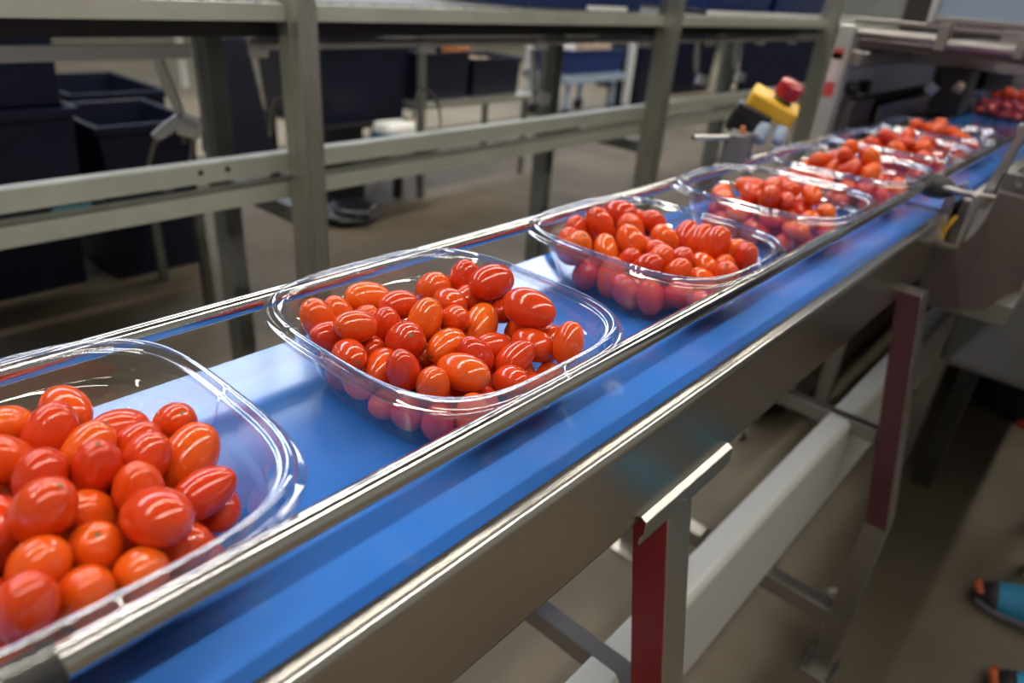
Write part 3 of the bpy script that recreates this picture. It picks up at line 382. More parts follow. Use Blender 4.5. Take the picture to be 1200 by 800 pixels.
CELL = {}
plan = [('t1', (1, 1)), ('t2', (1, 1)), ('t3', (1, 1)), ('v1', (1, 1)), ('v2', (1, 1)), ('v3', (1, 1))]
for ti, (nm, mir) in enumerate(plan):
    recs = TOM[nm]
    if ti == 5: recs = sorted(recs, key=lambda r: -r[2])[:48]
    for rec in recs: place(rec, TY[ti], ti, mir)
for (ti, (lay, ax_, ay_)), L_ in CELL.items():
    L_.sort(key=lambda t: (-t[0], t[1]))
    for k, (z, x, o) in enumerate(L_):
        pre = '' if len(L_) == 1 else ('higher ', 'lower ')[k] if len(L_) == 2 else ('highest ', 'second highest ', 'third highest ', 'lowest ', 'deepest ')[min(k, 4)]
        o['label'] = '%sred plum tomato, %s layer, %s, %s, %s' % (pre, lay, ax_, ay_, short_[ti])
def heap(name, recs, ty, zb, mir, label, x0=0):
    bm = bmesh.new(); rng = random.Random(5)
    for x, y, z, ax, ay, az, L, r in recs:
        A = Vector((ax*mir[0], ay*mir[1], az)); mm = Matrix.Translation((x*mir[0], y*mir[1], z)) @ orient(A, 0).to_4x4() @ Matrix.Diagonal((r, r, L, 1))
        bmesh.ops.create_uvsphere(bm, u_segments=16, v_segments=10, radius=1, matrix=mm)
    o = link(name, bm, 'tomato', None, smooth=True); o.location = (x0, ty, zb); tag(o, label, 'tomato'); o['kind'] = 'stuff'; return o
heap('cherry_tomatoes', TOM['v1'], TY[6], ZB, (-1, -1), 'heaped red plum tomatoes filling the farthest tray in the row')
# ------------------------------------------------------------------ next machine: infeed belt, curved end plate, gantry
ic = thing('infeed_conveyor', 'second conveyor behind the first with blue belt under the steel gantry', 'conveyor', (0, 2.2, 0))
bm = bmesh.new(); prism(bm, [(-.127, ZB-.003), (.127, ZB-.003), (.127, ZB-.0005), (-.127, ZB-.0005)], 'y', 1.245, 3.1); link('belt', bm, 'belt', ic)
bm = bmesh.new(); box(bm, -.12, .12, 1.26, 3.1, ZB-.06, ZB-.004); link('slider_bed', bm, 'steel_dark', ic)
BX('side_panel', 'steel_dark', ic, -.150, -.130, 1.25, 3.1, .70, ZB+.001)
BX('side_panel', 'steel_dark', ic, .130, .150, 1.35, 3.1, .70, ZB+.001)
for x in (-.12, .12):
    for y in (1.95, 2.9): BX('leg', 'steel_dark', ic, x-.02, x+.02, y, y+.04, 0, .70)
# the wrapping machine: one thing
wm = thing('wrapping_machine', 'steel wrapping machine with gantry frame and grey housing around the second belt', 'machine', (.3, 2.2, 0))
# curved end plate
pts = [(.118, .822), (.1395, .808), (.1500, .803), (.1620, .806), (.1730, .816), (.1810, .832), (.1860, .852), (.1880, .875), (.1885, .897), (.262, .893), (.262, .765), (.247, .752), (.228, .722), (.196, .712), (.141, .697)]
ep = wm
bm = bmesh.new(); prism(bm, pts, 'y', 1.222, 1.232); link('plate', bm, 'brownplate', ep, bevel=.0015)
bm = bmesh.new(); prism(bm, strip([(.262, .893), (.262, .765), (.247, .752)], -.002), 'y', 1.212, 1.234); link('edge_flange', bm, 'steel', ep)
BX('clamp_bar', 'steel_dark', ep, .150, .262, 1.232, 1.50, .70, .735)
bm = bmesh.new(); prism(bm, [(.125,.80),(.139,.80),(.139,.875),(.146,.892),(.146,.90),(.125,.885)], 'y', 1.226, 1.234); link('corner_plate', bm, 'steel_dark', ep, bevel=.001)
TB('screw', 'yellow', ep, [(.142, 1.216, .822), (.150, 1.216, .850)], .0028, 8)
TB('screw_head', 'yellow', ep, [(.1395, 1.214, .815), (.1425, 1.214, .818)], .0055, 8)
# black knob with rod
kn = cv
bm = bmesh.new(); tube(bm, [(.090, 1.185, .893), (.097, 1.185, .893), (.112, 1.188, .892), (.127, 1.192, .890), (.138, 1.196, .888)], [.010, .0150, .0175, .0155, .008], 20); link('clamp_knob', bm, 'black_soft', kn, smooth=True)['label'] = 'black rounded clamp knob'
TB('clamp_arm', 'steel', kn, [(.128, 1.19, .888), (.192, 1.235, .884)], .0045, 12)
TB('clamp_arm', 'steel_dark', kn, [(.112, 1.192, .889), (.106, 1.21, .8955), (.106, 1.24, .8955)], .008, 12)
# right hand machine body
mb = wm
bm = bmesh.new(); prism(bm, [(.165, .50), (.50, .50), (.50, .70), (.165, .70)], 'y', 1.50, 3.1); link('housing', bm, 'grey', mb, bevel=.02)
for x in (.20, .46):
    for y in (1.9, 3.04): BX('leg', 'bedpaint', mb, x-.02, x+.02, y-.02, y+.02, 0, .50)
up = wm
bm = bmesh.new(); prism(bm, [(.160, .86), (.176, .86), (.190, .985), (.182, .985)], 'y', 1.26, 1.30); link('upright_plate', bm, 'steel', up, bevel=.001)
bm = bmesh.new(); prism(bm, [(.176, .74), (.30, .74), (.30, .905), (.176, .905)], 'y', 1.34, 1.36); link('backing_plate', bm, 'steel_dark', up, bevel=.001)
BX('top_bar', 'steel', up, .176, .34, 1.27, 1.292, .970, .985)
TB('cylinder', 'black', up, [(.205, 1.30, .948), (.285, 1.30, .948)], .018, 20)
TB('cylinder_cap', 'rod', up, [(.196, 1.30, .948), (.205, 1.30, .948)], .011, 16)
TB('bolt', 'rod', up, [(.205, 1.285, .905), (.205, 1.262, .905)], .005, 8)
TB('bolt', 'rod', up, [(.228, 1.285, .907), (.228, 1.262, .907)], .005, 8)
TB('upper_bolt', 'rod', up, [(.200, 1.27, .990), (.200, 1.27, 1.000)], .007, 8)
TB('upper_bolt', 'rod', up, [(.222, 1.27, .990), (.222, 1.27, 1.000)], .006, 8)
# gantry
gy = 1.7
ga = wm
bm = bmesh.new(); prism(bm, [(-.276, 0), (-.236, 0), (-.223, 1.082), (-.258, 1.082)], 'y', gy, gy+.04); link('post', bm, 'satin', ga, bevel=.003)
bm = bmesh.new(); prism(bm, [(.46, 0), (.50, 0), (.50, 1.05), (.46, 1.05)], 'y', gy, gy+.04); link('post', bm, 'satin', ga, bevel=.003)
TB('cross_bar', 'steel_dark', ga, [(-.226, gy+.02, 1.068), (-.062, gy+.02, 1.068)], .011, 20)
TB('cross_bar', 'steel_dark', ga, [(-.050, gy+.02, 1.063), (.075, gy+.02, 1.063)], .009, 20)
TB('cross_bar', 'steel_dark', ga, [(.088, gy+.02, 1.063), (.47, gy+.02, 1.063)], .009, 20)
BX('collar', 'steel_dark', ga, -.066, -.046, gy+.004, gy+.036, 1.050, 1.100)
BX('collar', 'steel_dark', ga, .073, .090, gy+.004, gy+.036, 1.050, 1.088)
BX('lower_sheet', 'brownplate', ga, -.222, .46, gy+.03, gy+.034, 1.040, 1.056)
BX('top_rail', 'steel_dark', ga, -.235, .47, gy+.012, gy+.028, 1.088, 1.097)
for nm, z0, z1, m_ in (('label_sticker', .965, 1.025, 'label_white'), ('label_patch', .935, .964, 'label_red'), ('label_arrow', 1.012, 1.034, 'label_red')):
    xx = -.262+.0125*z0; BX(nm, m_, ga, xx-.006, xx+.015, gy-.0014, gy+.0005, z0, z1, bevel=0)
# guard window frame above the gantry
gw = wm
for a in ((-.095, -.082, 1.098, 1.42), (.44, .455, 1.098, 1.42)): BX('frame_post', 'satin', gw, a[0], a[1], gy+.01, gy+.03, a[2], a[3])
BX('frame_rail', 'steel_dark', gw, -.082, .44, gy+.01, gy+.03, 1.10, 1.112); BX('frame_rail', 'steel_dark', gw, -.095, .455, gy+.01, gy+.03, 1.42, 1.433)
BX('pane', 'frost', gw, -.080, .44, gy+.018, gy+.022, 1.112, 1.42, bevel=0)
# side channel running away inside the gantry
sc_ = wm
BX('channel', 'paint', sc_, -.262, -.250, 1.80, 2.62, .918, 1.018)
for k in range(26): 
    BX('slot', 'black', sc_, -.2503, -.2485, 1.83+k*.03, 1.845+k*.03, .988, .992, bevel=0)
for y in (1.83, 1.92):
    TB('knob', 'black', sc_, [(-.250, y, .945), (-.225, y, .945)], [.014, .017], 16)
BX('mount_foot', 'steel_dark', sc_, -.262, -.240, 1.85, 1.87, 0, .918); BX('mount_foot', 'steel_dark', sc_, -.262, -.240, 2.55, 2.57, 0, .918)
BX('post_guard', 'brownplate', wm, -.215, -.205, 1.76, 1.92, .60, .925)
BX('inner_panel', 'steel_dark', wm, -.205, -.195, 1.95, 3.0, 0, .905)
BX('shade_cover', 'brownplate', wm, -.265, -.02, 1.78, 3.2, 1.036, 1.042)  # cover sheet added to keep light out of the machine interior
BX('shade_panel', 'bedpaint', wm, -.268, -.262, 1.80, 3.2, .0, 1.036)  # dark panel added to block light coming in from the left
# far tray on the second belt, closer to the machine
ft = trays[0].copy(); ft.location = (-.03, 2.62, ZB); ft['label'] = 'dark tray of red tomatoes deep inside the machine on the right'; del ft['group']; COL.objects.link(ft)
for ch in (bw, rm): d = ch.copy(); COL.objects.link(d); d.parent = ft
heap('cherry_tomatoes', TOM['v2'], 2.62, ZB, (1, -1), 'red plum tomatoes heaped in the tray deep inside the machine', -.03)
hd = wm
BX('head_block', 'black', hd, -.11, -.04, 2.02, 2.12, .90, 1.00); BX('head_block', 'steel_dark', hd, .02, .20, 2.2, 2.4, .97, 1.03)
TB('fitting', 'white', hd, [(-.118, 2.00, .962), (-.098, 2.00, .948)], .013, 14); TB('fitting', 'beige', hd, [(-.062, 2.0, .968), (-.044, 2.0, .962)], .012, 14)
BX('carriage', 'steel_dark', hd, -.20, .46, 2.10, 2.16, 1.00, 1.03)
BX('carriage_arm', 'steel_dark', hd, -.24, -.20, 1.72, 2.2, 1.00, 1.03)
bk = wm
BX('cabinet', 'bedpaint', bk, -.55, 1.2, 3.2, 3.8, 0, 1.25); BX('cabinet_door', 'steel_dark', bk, -.2, .25, 3.19, 3.2, .86, 1.10); BX('door_handle', 'steel', bk, .20, .21, 3.175, 3.19, .93, 1.02)
# ------------------------------------------------------------------ emergency stop box
es = thing('emergency_stop', 'yellow emergency stop box with red mushroom button on a black bracket', 'emergency stop', (-.12, 1.13, .93))
ctr = Vector((-.129, 1.122, .972))
ex = (RT*.86 - UP*.50 - FW*.05).normalized(); n_ = (RT*.38+UP*.62-FW*.68); n_ = (n_-ex*n_.dot(ex)).normalized(); ey = n_.cross(ex)
B3 = Matrix((ex, ey, n_)).transposed().to_4x4()
def obox(name, m, parent, c, d, bevel=.003):
    bm = bmesh.new(); box(bm, -d[0]/2, d[0]/2, -d[1]/2, d[1]/2, -d[2]/2, d[2]/2); bmesh.ops.transform(bm, matrix=Matrix.Translation(ctr) @ B3 @ Matrix.Translation(c), verts=bm.verts[:])
    return link(name, bm, m, parent, bevel=bevel)
def ocyl(name, m, parent, a, b, r, n=24):
    A = ctr+(B3.to_3x3() @ Vector(a)); Bv = ctr+(B3.to_3x3() @ Vector(b)); return TB(name, m, parent, [A, (A*.9+Bv*.1), (A*.1+Bv*.9), Bv], r, n)
obox('box', 'yellow', es, (0, 0, 0), (.078, .050, .026), .005)
ocyl('collar', 'green', es, (.008, .002, .012), (.008, .002, .019), .0140)
ocyl('button', 'red', es, (.008, .002, .018), (.008, .002, .043), [.0140, .0185, .0195, .0165])
obox('bracket', 'black', es, (-.024, -.014, -.034), (.050, .044, .042), .008)
obox('bracket_arm', 'black', es, (-.02, -.030, -.012), (.055, .012, .010), .003)
ocyl('gland', 'frost', es, (.028, -.026, -.014), (.034, -.048, -.03), [.009, .011, .010, .007], 14)
ocyl('gland', 'frost', es, (.004, -.028, -.02), (.006, -.050, -.042), [.009, .011, .012, .009], 14)
TB('support_post', 'steel_dark', es, [(-.148, 1.12, .80), (-.148, 1.12, .945)], .006, 12)
TB('support_arm', 'steel_dark', es, [(-.142, 1.12, .80), (-.150, 1.12, .80)], .008, 12)
gb = cv
BX('clamp_block', 'greyblock', gb, -.142, -.113, 1.000, 1.032, .893, .940, bevel=.003)
TB('clamp_rod', 'steel', gb, [(-.165, .95, .934), (-.130, 1.01, .934)], .0045, 10)
TB('clamp_rod', 'steel_dark', gb, [(-.14, 1.02, .941), (-.12, 1.09, .928)], .004, 10)
TB('clamp_tip', 'orange', gb, [(-.124, 1.02, .940), (-.124, 1.02, .951)], .004, 8)
TB('clamp_stem', 'steel_dark', gb, [(-.148, 1.02, .80), (-.148, 1.02, .90)], .006, 10)
# ------------------------------------------------------------------ packing rack on the left
rk = thing('packing_rack', 'long galvanised steel packing rack behind the conveyor with posts and shelf beams', 'rack', (-1.0, 2, 0))
PY = (.735, 1.97, 3.25, 4.6)
def channel_post(x, y, z1, m_, d=.064, wy_=.038, s=1):
    """C section post with lips, open towards the aisle"""
    t = .004; bm = bmesh.new()
    P = [(x, y), (x-d*.30, y), (x-d*.33, y+.002), (x-d*.42, y+.002), (x-d*.45, y), (x-d, y), (x-d, y+wy_), (x, y+wy_), (x, y+wy_*.72), (x-t*.6, y+wy_*.66), (x-t*.6, y+wy_*.58), (x, y+wy_*.52), (x, y+wy_*.40), (x-t*.6, y+wy_*.34), (x-t*.6, y+wy_*.26), (x, y+wy_*.2)]
    prism(bm, P, 'z', .0, z1); return link('post', bm, m_, rk)
for i, y in enumerate(PY):
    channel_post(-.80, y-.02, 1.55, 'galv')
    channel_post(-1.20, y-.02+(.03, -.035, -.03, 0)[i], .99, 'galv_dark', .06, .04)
    bm = bmesh.new(); prism(bm, [(-.83, .655), (-.83, .69), (-1.24, .69), (-1.24, .655)], 'y', y-.012, y+.012); link('cross_brace', bm, 'galv_dark', rk, bevel=.002)
RL0, RL1 = -.9, 4.7
bm = bmesh.new(); prism(bm, strip([(-.855, 1.0265), (-.838, 1.0265), (-.838, 1.0535), (-.856, 1.0545)], -.002), 'y', RL0, RL1); tb = link('top_beam', bm, 'galv_beam', rk)
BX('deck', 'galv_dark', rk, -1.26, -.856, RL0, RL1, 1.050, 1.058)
BX('roller_bed', 'bedpaint', rk, -1.04, -.90, RL0, RL1, .996, 1.050)
for k in range(96):
    y = -.10+k*.048
    o = TB('deck_roller_pin', 'black', rk, [(-.843, y, 1.0555), (-.843, y, 1.0575)], .0055, 6)
bm = bmesh.new(); prism(bm, strip([(-1.095, .940), (-1.085, .940), (-1.085, .965), (-1.10, .965)], -.002), 'y', RL0, .66); link('rear_rail', bm, 'satin', rk)
TB('rear_tube', 'satin', rk, [(-1.06, .80, .965), (-1.06, RL1, .965)], .010, 12)
for y in (.79, 1.24, 1.67, 2.22, 2.67, 3.12, 3.46):
    k_ = TB('clamp_cap', 'white', rk, [(-1.062, y-.02, .960), (-1.040, y+.005, .957)], [.018, .015], 12)
def lower(name, x, z0, z1, ya, yb, m_):
    bm = bmesh.new(); prism(bm, strip([(x-.022, z0), (x, z0), (x, z1), (x-.03, z1)], -.003), 'y', ya, yb); return link(name, bm, m_, rk)
lower('lower_beam', -.895, .756, .790, RL0, RL1, 'galv_beam'); lower('lower_beam', -.868, .712, .744, RL0, RL1, 'galv_beam')
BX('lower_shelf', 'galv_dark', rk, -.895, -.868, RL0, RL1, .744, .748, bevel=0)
for y in (.56, .61): TB('beam_bolt', 'black', rk, [(-.8955, y, .776), (-.892, y, .776)], .0045, 8)
# hooks, knobs, cable
pg = thing('power_plug', 'white plug with a looped grey cable hanging on the rack', 'plug', (-1.10, .62, .80))
TB('plug_body', 'white', pg, [(-1.13, .585, .790), (-1.12, .610, .808), (-1.12, .640, .828)], [.009, .013, .010], 12)
cab = [(-1.12, .585, .790), (-1.12, .57, .76), (-1.12, .56, .72), (-1.11, .585, .69), (-1.11, .63, .72), (-1.11, .65, .78), (-1.12, .64, .83)]
TB('cable', 'cable', pg, curvept(cab, 8), .004, 8)
for k, (y, z) in enumerate(((.60, .93), (1.68, .92), (2.66, .93), (3.0, .93))):
    rg = thing('air_fitting', 'pale air hose fitting under the rack, %s' % ('beside the white plug', 'by the second rear post', 'just right of the second front post', 'farther down the rack')[k], 'fitting', (-1.1, y, z))
    TB('hose', 'satin', rg, [(-1.10, y, z+.02), (-1.10, y+.015, z-.04), (-1.10, y+.03, z-.09)], [.009, .012, .008], 12)
    TB('cap', 'white', rg, [(-1.085, y+.02, z-.11), (-1.06, y+.045, z-.12)], [.020, .018], 12)
    TB('drop_tube', 'galv_dark', rg, [(-1.10, y+.03, z-.09), (-1.10, y+.03, .78)], .006, 8)
# second cable loop near the front post
for k, (y, x) in enumerate(((.80, -1.0), (1.18, -1.0))):
    c = TB('cable_loop', 'cable', None, curvept([(x, y-.04, .80), (x, y-.02, .87), (x, y+.03, .85), (x, y+.05, .79), (x, y+.04, .76)], 8), .003, 8)
    tag(c, ('thin grey cable loop left of the front rack post', 'thin grey cable loop right of the front rack post')[k], 'cable')
# crates on the rack deck
def crate(name, label, x0, x1, y0, y1, z0, z1, m_='navy', taper=.02, group=None, lip=True, fill=None):
    t = thing(name, label, 'crate', ((x0+x1)/2, (y0+y1)/2, z0), group)
    bm = bmesh.new(); th = .006
    def rect(i, z, tp): return [bm.verts.new(p) for p in ((x0+i+tp, y0+i+tp, z), (x1-i-tp, y0+i+tp, z), (x1-i-tp, y1-i-tp, z), (x0+i+tp, y1-i-tp, z))]
    A = rect(0, z0, taper); B = rect(0, z1, 0); C_ = rect(th, z1, 0); D = rect(th, z0+th, taper)
    bm.faces.new(A[::-1]); bm.faces.new(D)
    for p, q in ((A, B), (B, C_), (C_, D)):
        for k in range(4): bm.faces.new((p[k], p[(k+1) % 4], q[(k+1) % 4], q[k]))
    link('body', bm, m_, t, bevel=.003)
    if lip:
        bm = bmesh.new(); e = .010
        for a in ((x0-e, x1+e, y0-e, y0), (x0-e, x1+e, y1, y1+e), (x0-e, x0, y0, y1), (x1, x1+e, y0, y1)): box(bm, *a, z1-.022, z1)
        link('lip', bm, m_, t)
    return t
Zd = 1.058
crate('stacking_crate', 'blue crate on the rack deck left of the second front post', -1.24, -.88, 1.40, 1.93, Zd, Zd+.16, 'navy2')
crate('stacking_crate', 'blue crate with pale rail on the rack deck right of the second front post', -1.24, -.90, 2.30, 2.84, Zd+.012, Zd+.16, 'navy2')
crate('stacking_crate', 'blue crate on the rack deck nearest the gantry post', -1.24, -.90, 2.86, 3.38, Zd+.012, Zd+.16, 'navy2')
for y0, y1, nm in ((1.62, 1.80, 'left of the second front post'), (2.27, 3.42, 'right of the second front post')):
    o = BX('white_edge_strip', 'white', None, -.880, -.872, y0, y1, Zd, Zd+.012, bevel=.001); tag(o, 'bright white edge strip on the rack deck %s' % nm, 'strip')
for k, (y, m_) in enumerate(((2.60, 'white'), (2.95, 'beige'), (3.08, 'beige'))):
    o = BX('carton', m_, None, -.885, -.865, y-.03, y+.03, Zd+.012, Zd+.10, bevel=.003) if False else None
# ------------------------------------------------------------------ behind the rack: crates, benches, carts
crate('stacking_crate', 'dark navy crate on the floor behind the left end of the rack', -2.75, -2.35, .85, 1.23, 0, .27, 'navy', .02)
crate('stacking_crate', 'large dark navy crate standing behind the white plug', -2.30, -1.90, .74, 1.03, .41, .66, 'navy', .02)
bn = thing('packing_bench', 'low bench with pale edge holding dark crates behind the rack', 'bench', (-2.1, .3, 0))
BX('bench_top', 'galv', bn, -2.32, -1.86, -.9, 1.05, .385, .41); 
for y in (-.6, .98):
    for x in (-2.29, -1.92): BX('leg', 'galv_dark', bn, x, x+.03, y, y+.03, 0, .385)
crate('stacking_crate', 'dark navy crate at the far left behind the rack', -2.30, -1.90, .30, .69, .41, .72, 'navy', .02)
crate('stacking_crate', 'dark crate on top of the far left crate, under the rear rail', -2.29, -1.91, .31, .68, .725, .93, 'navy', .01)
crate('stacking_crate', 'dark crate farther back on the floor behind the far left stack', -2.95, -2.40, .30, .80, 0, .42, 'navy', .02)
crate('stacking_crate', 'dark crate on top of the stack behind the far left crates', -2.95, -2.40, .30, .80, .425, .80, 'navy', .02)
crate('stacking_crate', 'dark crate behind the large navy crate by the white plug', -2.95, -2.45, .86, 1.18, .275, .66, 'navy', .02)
o = BX('storage_box', 'teal', None, -1.90, -1.87, .58, .68, .41, .45); tag(o, 'small teal box on the bench edge at the left', 'box')
# navy coat hanging behind the rear post
hc = thing('hanging_coat', 'dark navy coat hanging behind the rear rack post at the left', 'coat', (-1.75, 1.05, .5))
bm = bmesh.new(); 
for_pts = [(-1.78, 1.0), (-1.70, 1.0), (-1.70, 1.12), (-1.78, 1.12)]
A = [bm.verts.new((x, y, .92)) for x, y in for_pts]; B = [bm.verts.new((x+(x+1.74)*.5, y+(y-1.03)*.55, .58)) for x, y in for_pts]
bm.faces.new(A); bm.faces.new(B[::-1])
for k in range(4): bm.faces.new((A[k], A[(k+1) % 4], B[(k+1) % 4], B[k]))
link('coat_body', bm, 'cloth', hc, bevel=.015)
TB('hanger_hook', 'galv_dark', hc, [(-1.74, 1.05, .92), (-1.74, 1.05, 1.0), (-1.60, 1.05, 1.04), (-1.25, 1.05, 1.049)], .004, 6)
b2 = thing('packing_bench', 'low bench with steel posts and a pale rail behind the middle of the rack', 'bench', (-2.7, 2.8, 0))
BX('bench_top', 'galv', b2, -3.0, -2.6, 2.52, 3.50, .46, .49)
TB('post', 'galv_dark', b2, [(-2.575, 2.55, 0), (-2.575, 2.55, .95)], .024, 12)
for x, y in ((-2.97, 2.55), (-2.97, 3.45), (-2.63, 3.45)): BX('leg', 'galv_dark', b2, x-.015, x+.015, y-.015, y+.015, 0, .46)
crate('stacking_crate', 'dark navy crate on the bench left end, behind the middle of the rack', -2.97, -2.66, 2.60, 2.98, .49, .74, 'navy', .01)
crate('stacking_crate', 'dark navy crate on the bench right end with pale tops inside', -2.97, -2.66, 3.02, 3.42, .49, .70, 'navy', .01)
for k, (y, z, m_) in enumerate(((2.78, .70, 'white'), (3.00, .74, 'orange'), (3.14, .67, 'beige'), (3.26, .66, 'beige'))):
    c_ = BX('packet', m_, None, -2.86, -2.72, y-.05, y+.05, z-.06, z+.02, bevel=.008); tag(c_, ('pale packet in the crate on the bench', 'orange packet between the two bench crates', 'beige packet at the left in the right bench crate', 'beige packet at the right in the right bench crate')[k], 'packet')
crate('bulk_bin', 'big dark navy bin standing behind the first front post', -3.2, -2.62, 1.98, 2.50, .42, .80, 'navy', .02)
st = thing('bin_stand', 'dark stand under the big navy bin behind the first post', 'stand', (-2.9, 2.25, 0))
BX('stand_top', 'black', st, -3.2, -2.62, 1.98, 2.50, .395, .42)
BX('stand_shelf', 'black', st, -2.62, -2.34, 1.98, 2.50, .28, .30); BX('shelf_bracket', 'black', st, -2.66, -2.36, 2.30, 2.33, .24, .28)
BX('stand_side', 'black', st, -2.70, -2.64, 2.00, 2.22, .0, .395)
for x, y in ((-3.17, 2.02), (-3.17, 2.46), (-2.66, 2.46)): BX('leg', 'black', st, x-.02, x+.02, y-.02, y+.02, 0, .395)
bg = thing('paper_sack', 'small white and teal sack on a black shelf behind the first front post', 'sack', (-2.5, 2.25, 0))
BX('sack_body', 'white', bg, -2.50, -2.36, 2.16, 2.34, .30, .46, bevel=.03); BX('printed_band', 'teal', bg, -2.508, -2.352, 2.152, 2.24, .36, .42, bevel=.02)
# dark bag on the floor
bm = bmesh.new(); bmesh.ops.create_icosphere(bm, subdivisions=4, radius=1); rng = random.Random(2)
for v in bm.verts:
    n = math.sin(v.co.x*7+1)*math.cos(v.co.y*6)*.12+math.sin(v.co.z*9+v.co.x*5)*.08; v.co *= 1+n; v.co = Vector((-2.45+v.co.x*.12, 1.99+v.co.y*.15, max(.002, .05+v.co.z*.06)))
o = link('rubbish_bag', bm, mat('bag_film', (.012,.014,.02), .2), None, smooth=True); tag(o, 'crumpled black plastic bag on the floor right of the first front post', 'bag')
# cart with blue crate
ct = thing('wheeled_cart', 'white wheeled cart carrying a blue crate beyond the rack', 'cart', (-3.7, 5.5, 0))
BX('cart_top', 'frost', ct, -4.1, -3.6, 5.12, 6.05, .33, .395)
BX('corner_post', 'paint', ct, -3.63, -3.58, 6.05, 6.12, .10, .66); BX('corner_post', 'paint', ct, -4.1, -4.05, 5.12, 5.17, .10, .60)
for x, y in ((-3.66, 5.22), (-3.66, 5.92), (-4.05, 5.22), (-4.05, 5.92)):
    BX('leg', 'frost', ct, x-.02, x+.02, y-.02, y+.02, .10, .33); TB('caster', 'black', ct, [(x-.02, y, .055), (x+.02, y, .055)], .055, 16)
crate('stacking_crate', 'blue crate on the white wheeled cart', -4.05, -3.64, 5.20, 6.00, .40, .60, 'navy2', .01)
for k, (y, m_) in enumerate(((5.3, 'white'), (5.65, 'beige'), (5.85, 'beige'))):
    c_ = BX('packet', m_, None, -3.9, -3.75, y-.1, y+.1, .50, .63, bevel=.01); tag(c_, ('white packet at the left in the cart crate', 'beige packet in the middle of the cart crate', 'beige packet at the right of the cart crate')[k], 'packet')
crate('stacking_crate', 'tall dark bin right of the white wheeled cart', -4.0, -3.6, 6.3, 6.9, .0, .60, 'navy', .02)
# distant white posts and tables
for k, (x, y) in enumerate(((-5.6, 3.72), (-5.6, 3.95))):
    pass
dt = thing('work_table', 'distant white legged table beyond the aisle on the left', 'table', (-5.9, 3.8, 0))
BX('table_top', 'navy', dt, -6.6, -5.4, 3.0, 4.6, .78, .84)
for x, y in ((-5.45, 3.45), (-5.45, 4.0), (-6.5, 3.1), (-6.5, 4.5)): BX('leg', 'white', dt, x-.025, x+.025, y-.025, y+.025, 0, .78)
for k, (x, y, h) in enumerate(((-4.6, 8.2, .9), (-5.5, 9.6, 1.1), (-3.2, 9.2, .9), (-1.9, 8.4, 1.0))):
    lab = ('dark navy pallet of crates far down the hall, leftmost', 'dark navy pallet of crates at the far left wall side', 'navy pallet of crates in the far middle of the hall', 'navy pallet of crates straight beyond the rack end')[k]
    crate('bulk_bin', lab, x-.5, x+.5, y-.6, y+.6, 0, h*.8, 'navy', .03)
# ------------------------------------------------------------------ right side floor: navy bin, worker
nb = crate('bulk_bin', 'navy bin on the floor at the right edge below the machine', .25, .75, 2.45, 2.95, .02, .34, 'navy', .0)
BX('base_edge', 'red', nb, .33, .75, 2.44, 2.455, .0, .02)
pe = thing('person', 'person in blue running shoes and dark work clothes standing at the right edge', 'person', (.6, 1.5, 0))
def shoe(tx, ty, ang):
    """toe at tx,ty; heel direction ang"""
    L = .285; d = Vector((math.cos(ang), math.sin(ang), 0)); sdir = Vector((-d.y, d.x, 0))
    secs = [(0, .020, .030, .018), (.02, .034, .045, .014), (.034, .040, .051, .013), (.06, .046, .058, .012), (.11, .049, .070, .012), (.16, .042, .088, .012), (.21, .038, .102, .012), (.26, .036, .108, .012), (.285, .024, .098, .016)]
    def body(name, m_, parent, s0, s1, inf, zlo, zhi, bottom=False):
        bm = bmesh.new(); R = []
        for (u, wd, h, b0) in secs:
            if u < s0-1e-6 or u > s1+1e-6: continue
            ring = []
            for k in range(16):
                a = 2*PI*k/16; cx = math.cos(a)*(wd+inf); cz = math.sin(a)
                if bottom: z = .0 if cz < 0 else .020
                else: z = .014+(h-.014)*(max(0, cz)**.8 if cz > 0 else 0)+inf
                ring.append(bm.verts.new(Vector((tx, ty, 0))+d*u+sdir*cx+Vector((0, 0, z))))
            R.append(ring)
        for a, b in zip(R, R[1:]):
            for k in range(16): bm.faces.new((a[k], a[(k+1) % 16], b[(k+1) % 16], b[k]))
        bm.faces.new(R[0][::-1]); bm.faces.new(R[-1])
        return link(name, bm, m_, parent, smooth=True)
    up_ = body('shoe', 'shoe_blue', pe, 0, 1, 0, 0, 1); up_['label'] = 'blue running shoe'
    so = body('sole', 'sole', up_, 0, 1, .005, 0, 1, True); tc_ = body('toe_cap', 'shoe_black', up_, 0, .034, .0016, 0, 1)
    ot = bmesh.new(); tube(ot, [Vector((tx, ty, .034))+d*.004-sdir*.022, Vector((tx, ty, .036))+d*-.001, Vector((tx, ty, .034))+d*.004+sdir*.022], [.006, .009, .006], 10)
    oo = link('toe_tip', ot, 'shoe_orange', up_, smooth=True)
    return Vector((tx, ty, 0))+d*.225
h1 = shoe(.392, 1.535, math.radians(14)); h2 = shoe(.462, 1.300, math.radians(8))
me = bpy.data.meshes.new('body'); bd = bpy.data.objects.new('body', me); COL.objects.link(bd); bd.parent = pe; bd.matrix_parent_inverse = Matrix.Translation(-pe.location)
cx, cy = (h1.x+h2.x)/2+.01, (h1.y+h2.y)/2
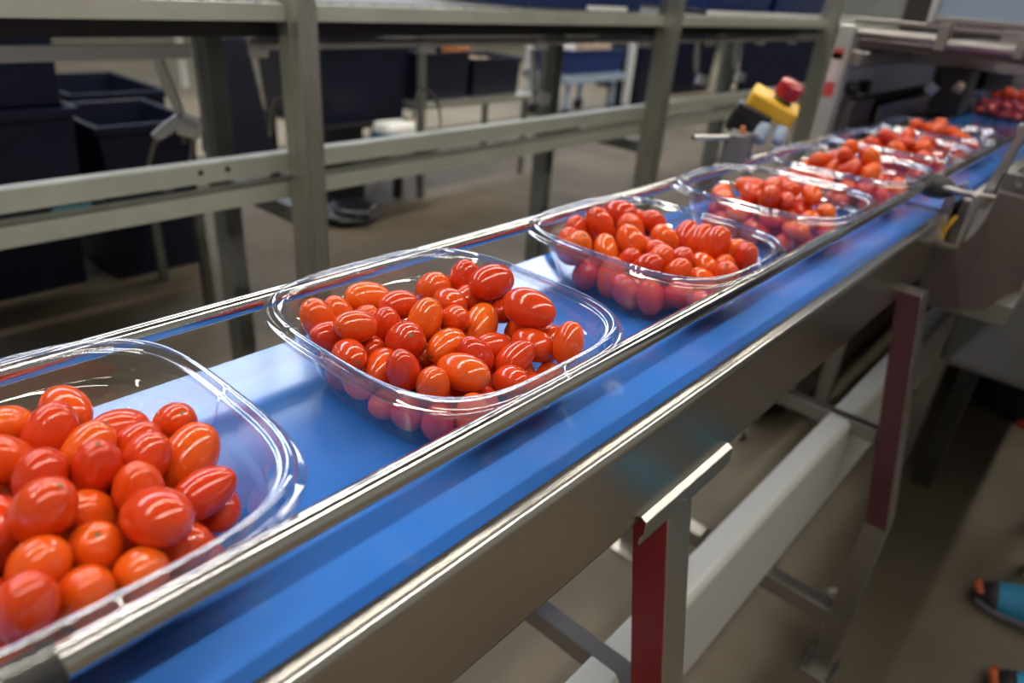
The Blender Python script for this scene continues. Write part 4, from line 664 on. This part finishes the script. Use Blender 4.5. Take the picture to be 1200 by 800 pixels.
V = [((cx, cy, .95), .135), ((h1.x+.01, cy+.09, .86), .085), ((h1.x-.01, h1.y-.02, .48), .058), ((h1.x, h1.y, .09), .040),
     ((h2.x+.01, cy-.09, .86), .085), ((h2.x-.01, h2.y+.02, .48), .058), ((h2.x, h2.y, .09), .040),
     ((cx, cy, 1.15), .130), ((cx-.01, cy, 1.36), .125), ((cx-.01, cy, 1.47), .06), ((cx-.02, cy, 1.53), .052), ((cx-.04, cy, 1.62), .085), ((cx-.04, cy, 1.70), .075),
     ((cx-.01, cy+.18, 1.42), .055), ((cx+.02, cy+.25, 1.14), .040), ((cx-.12, cy+.22, .96), .028), ((cx-.01, cy-.18, 1.42), .055), ((cx+.02, cy-.25, 1.14), .040), ((cx-.12, cy-.22, .96), .028)]
E_ = [(0,1),(1,2),(2,3),(0,4),(4,5),(5,6),(0,7),(7,8),(8,9),(9,10),(10,11),(11,12),(8,13),(13,14),(14,15),(8,16),(16,17),(17,18)]
hx = len(V)
for hi in (15, 18):      # palms and fingers
    p = Vector(V[hi][0]); V.append((tuple(p+Vector((-.06, 0, -.03))), .024)); pi_ = len(V)-1; E_.append((hi, pi_))
    for k in range(4):
        f0 = p+Vector((-.085, (k-1.5)*.021, -.045)); f1 = f0+Vector((-.035+.004*abs(k-1.4), 0, -.018)); f2 = f1+Vector((-.018, 0, -.024))
        V.append((tuple(f0), .009)); V.append((tuple(f1), .0085)); V.append((tuple(f2), .008)); n0 = len(V)
        E_ += [(pi_, n0-3), (n0-3, n0-2), (n0-2, n0-1)]
    f0 = p+Vector((-.045, .034, -.02)); f1 = f0+Vector((-.03, .014, -.014)); V.append((tuple(f0), .010)); V.append((tuple(f1), .009)); n0 = len(V); E_ += [(hi, n0-2), (n0-2, n0-1)]
me.from_pydata([v for v, r in V], E_, [])
bd.modifiers.new('skin', 'SKIN'); me.skin_vertices.new() if not me.skin_vertices else None
for i, (v, r) in enumerate(V):
    sv = me.skin_vertices[0].data[i]; sv.radius = (r, r)
me.skin_vertices[0].data[0].use_root = True
sb = bd.modifiers.new('sub', 'SUBSURF'); sb.levels = 1; sb.render_levels = 2
me.materials.append(M['overall'])
bpy.context.view_layer.update()
# hair and face on the head
bm = bmesh.new(); bmesh.ops.create_uvsphere(bm, u_segments=20, v_segments=12, radius=1, matrix=Matrix.Translation((cx-.015, cy, 1.695)) @ Matrix.Diagonal((.100, .086, .098, 1)))
link('hair', bm, 'hair', pe, smooth=True)
bm = bmesh.new(); bmesh.ops.create_uvsphere(bm, u_segments=24, v_segments=16, radius=1, matrix=Matrix.Translation((cx-.062, cy, 1.650)) @ Matrix.Diagonal((.078, .070, .112, 1)))
bmesh.ops.create_cone(bm, segments=10, radius1=.016, radius2=.006, depth=.045, cap_ends=True, matrix=Matrix.Translation((cx-.142, cy, 1.645)) @ Matrix.Rotation(math.radians(18), 4, 'Y'))
for sy in (-1, 1): bmesh.ops.create_uvsphere(bm, u_segments=10, v_segments=8, radius=1, matrix=Matrix.Translation((cx-.03, cy+sy*.076, 1.655)) @ Matrix.Diagonal((.018, .010, .030, 1)))
fc = link('face', bm, 'skin', pe, smooth=True)
for sy in (-1, 1):
    bm = bmesh.new(); bmesh.ops.create_uvsphere(bm, u_segments=10, v_segments=8, radius=.010, matrix=Matrix.Translation((cx-.126, cy+sy*.028, 1.668))); link('eye', bm, 'black', fc, smooth=True)
bm = bmesh.new(); bmesh.ops.create_uvsphere(bm, u_segments=12, v_segments=8, radius=1, matrix=Matrix.Translation((cx-.128, cy, 1.602)) @ Matrix.Diagonal((.008, .022, .005, 1))); link('mouth', bm, 'shoe_orange', fc, smooth=True)
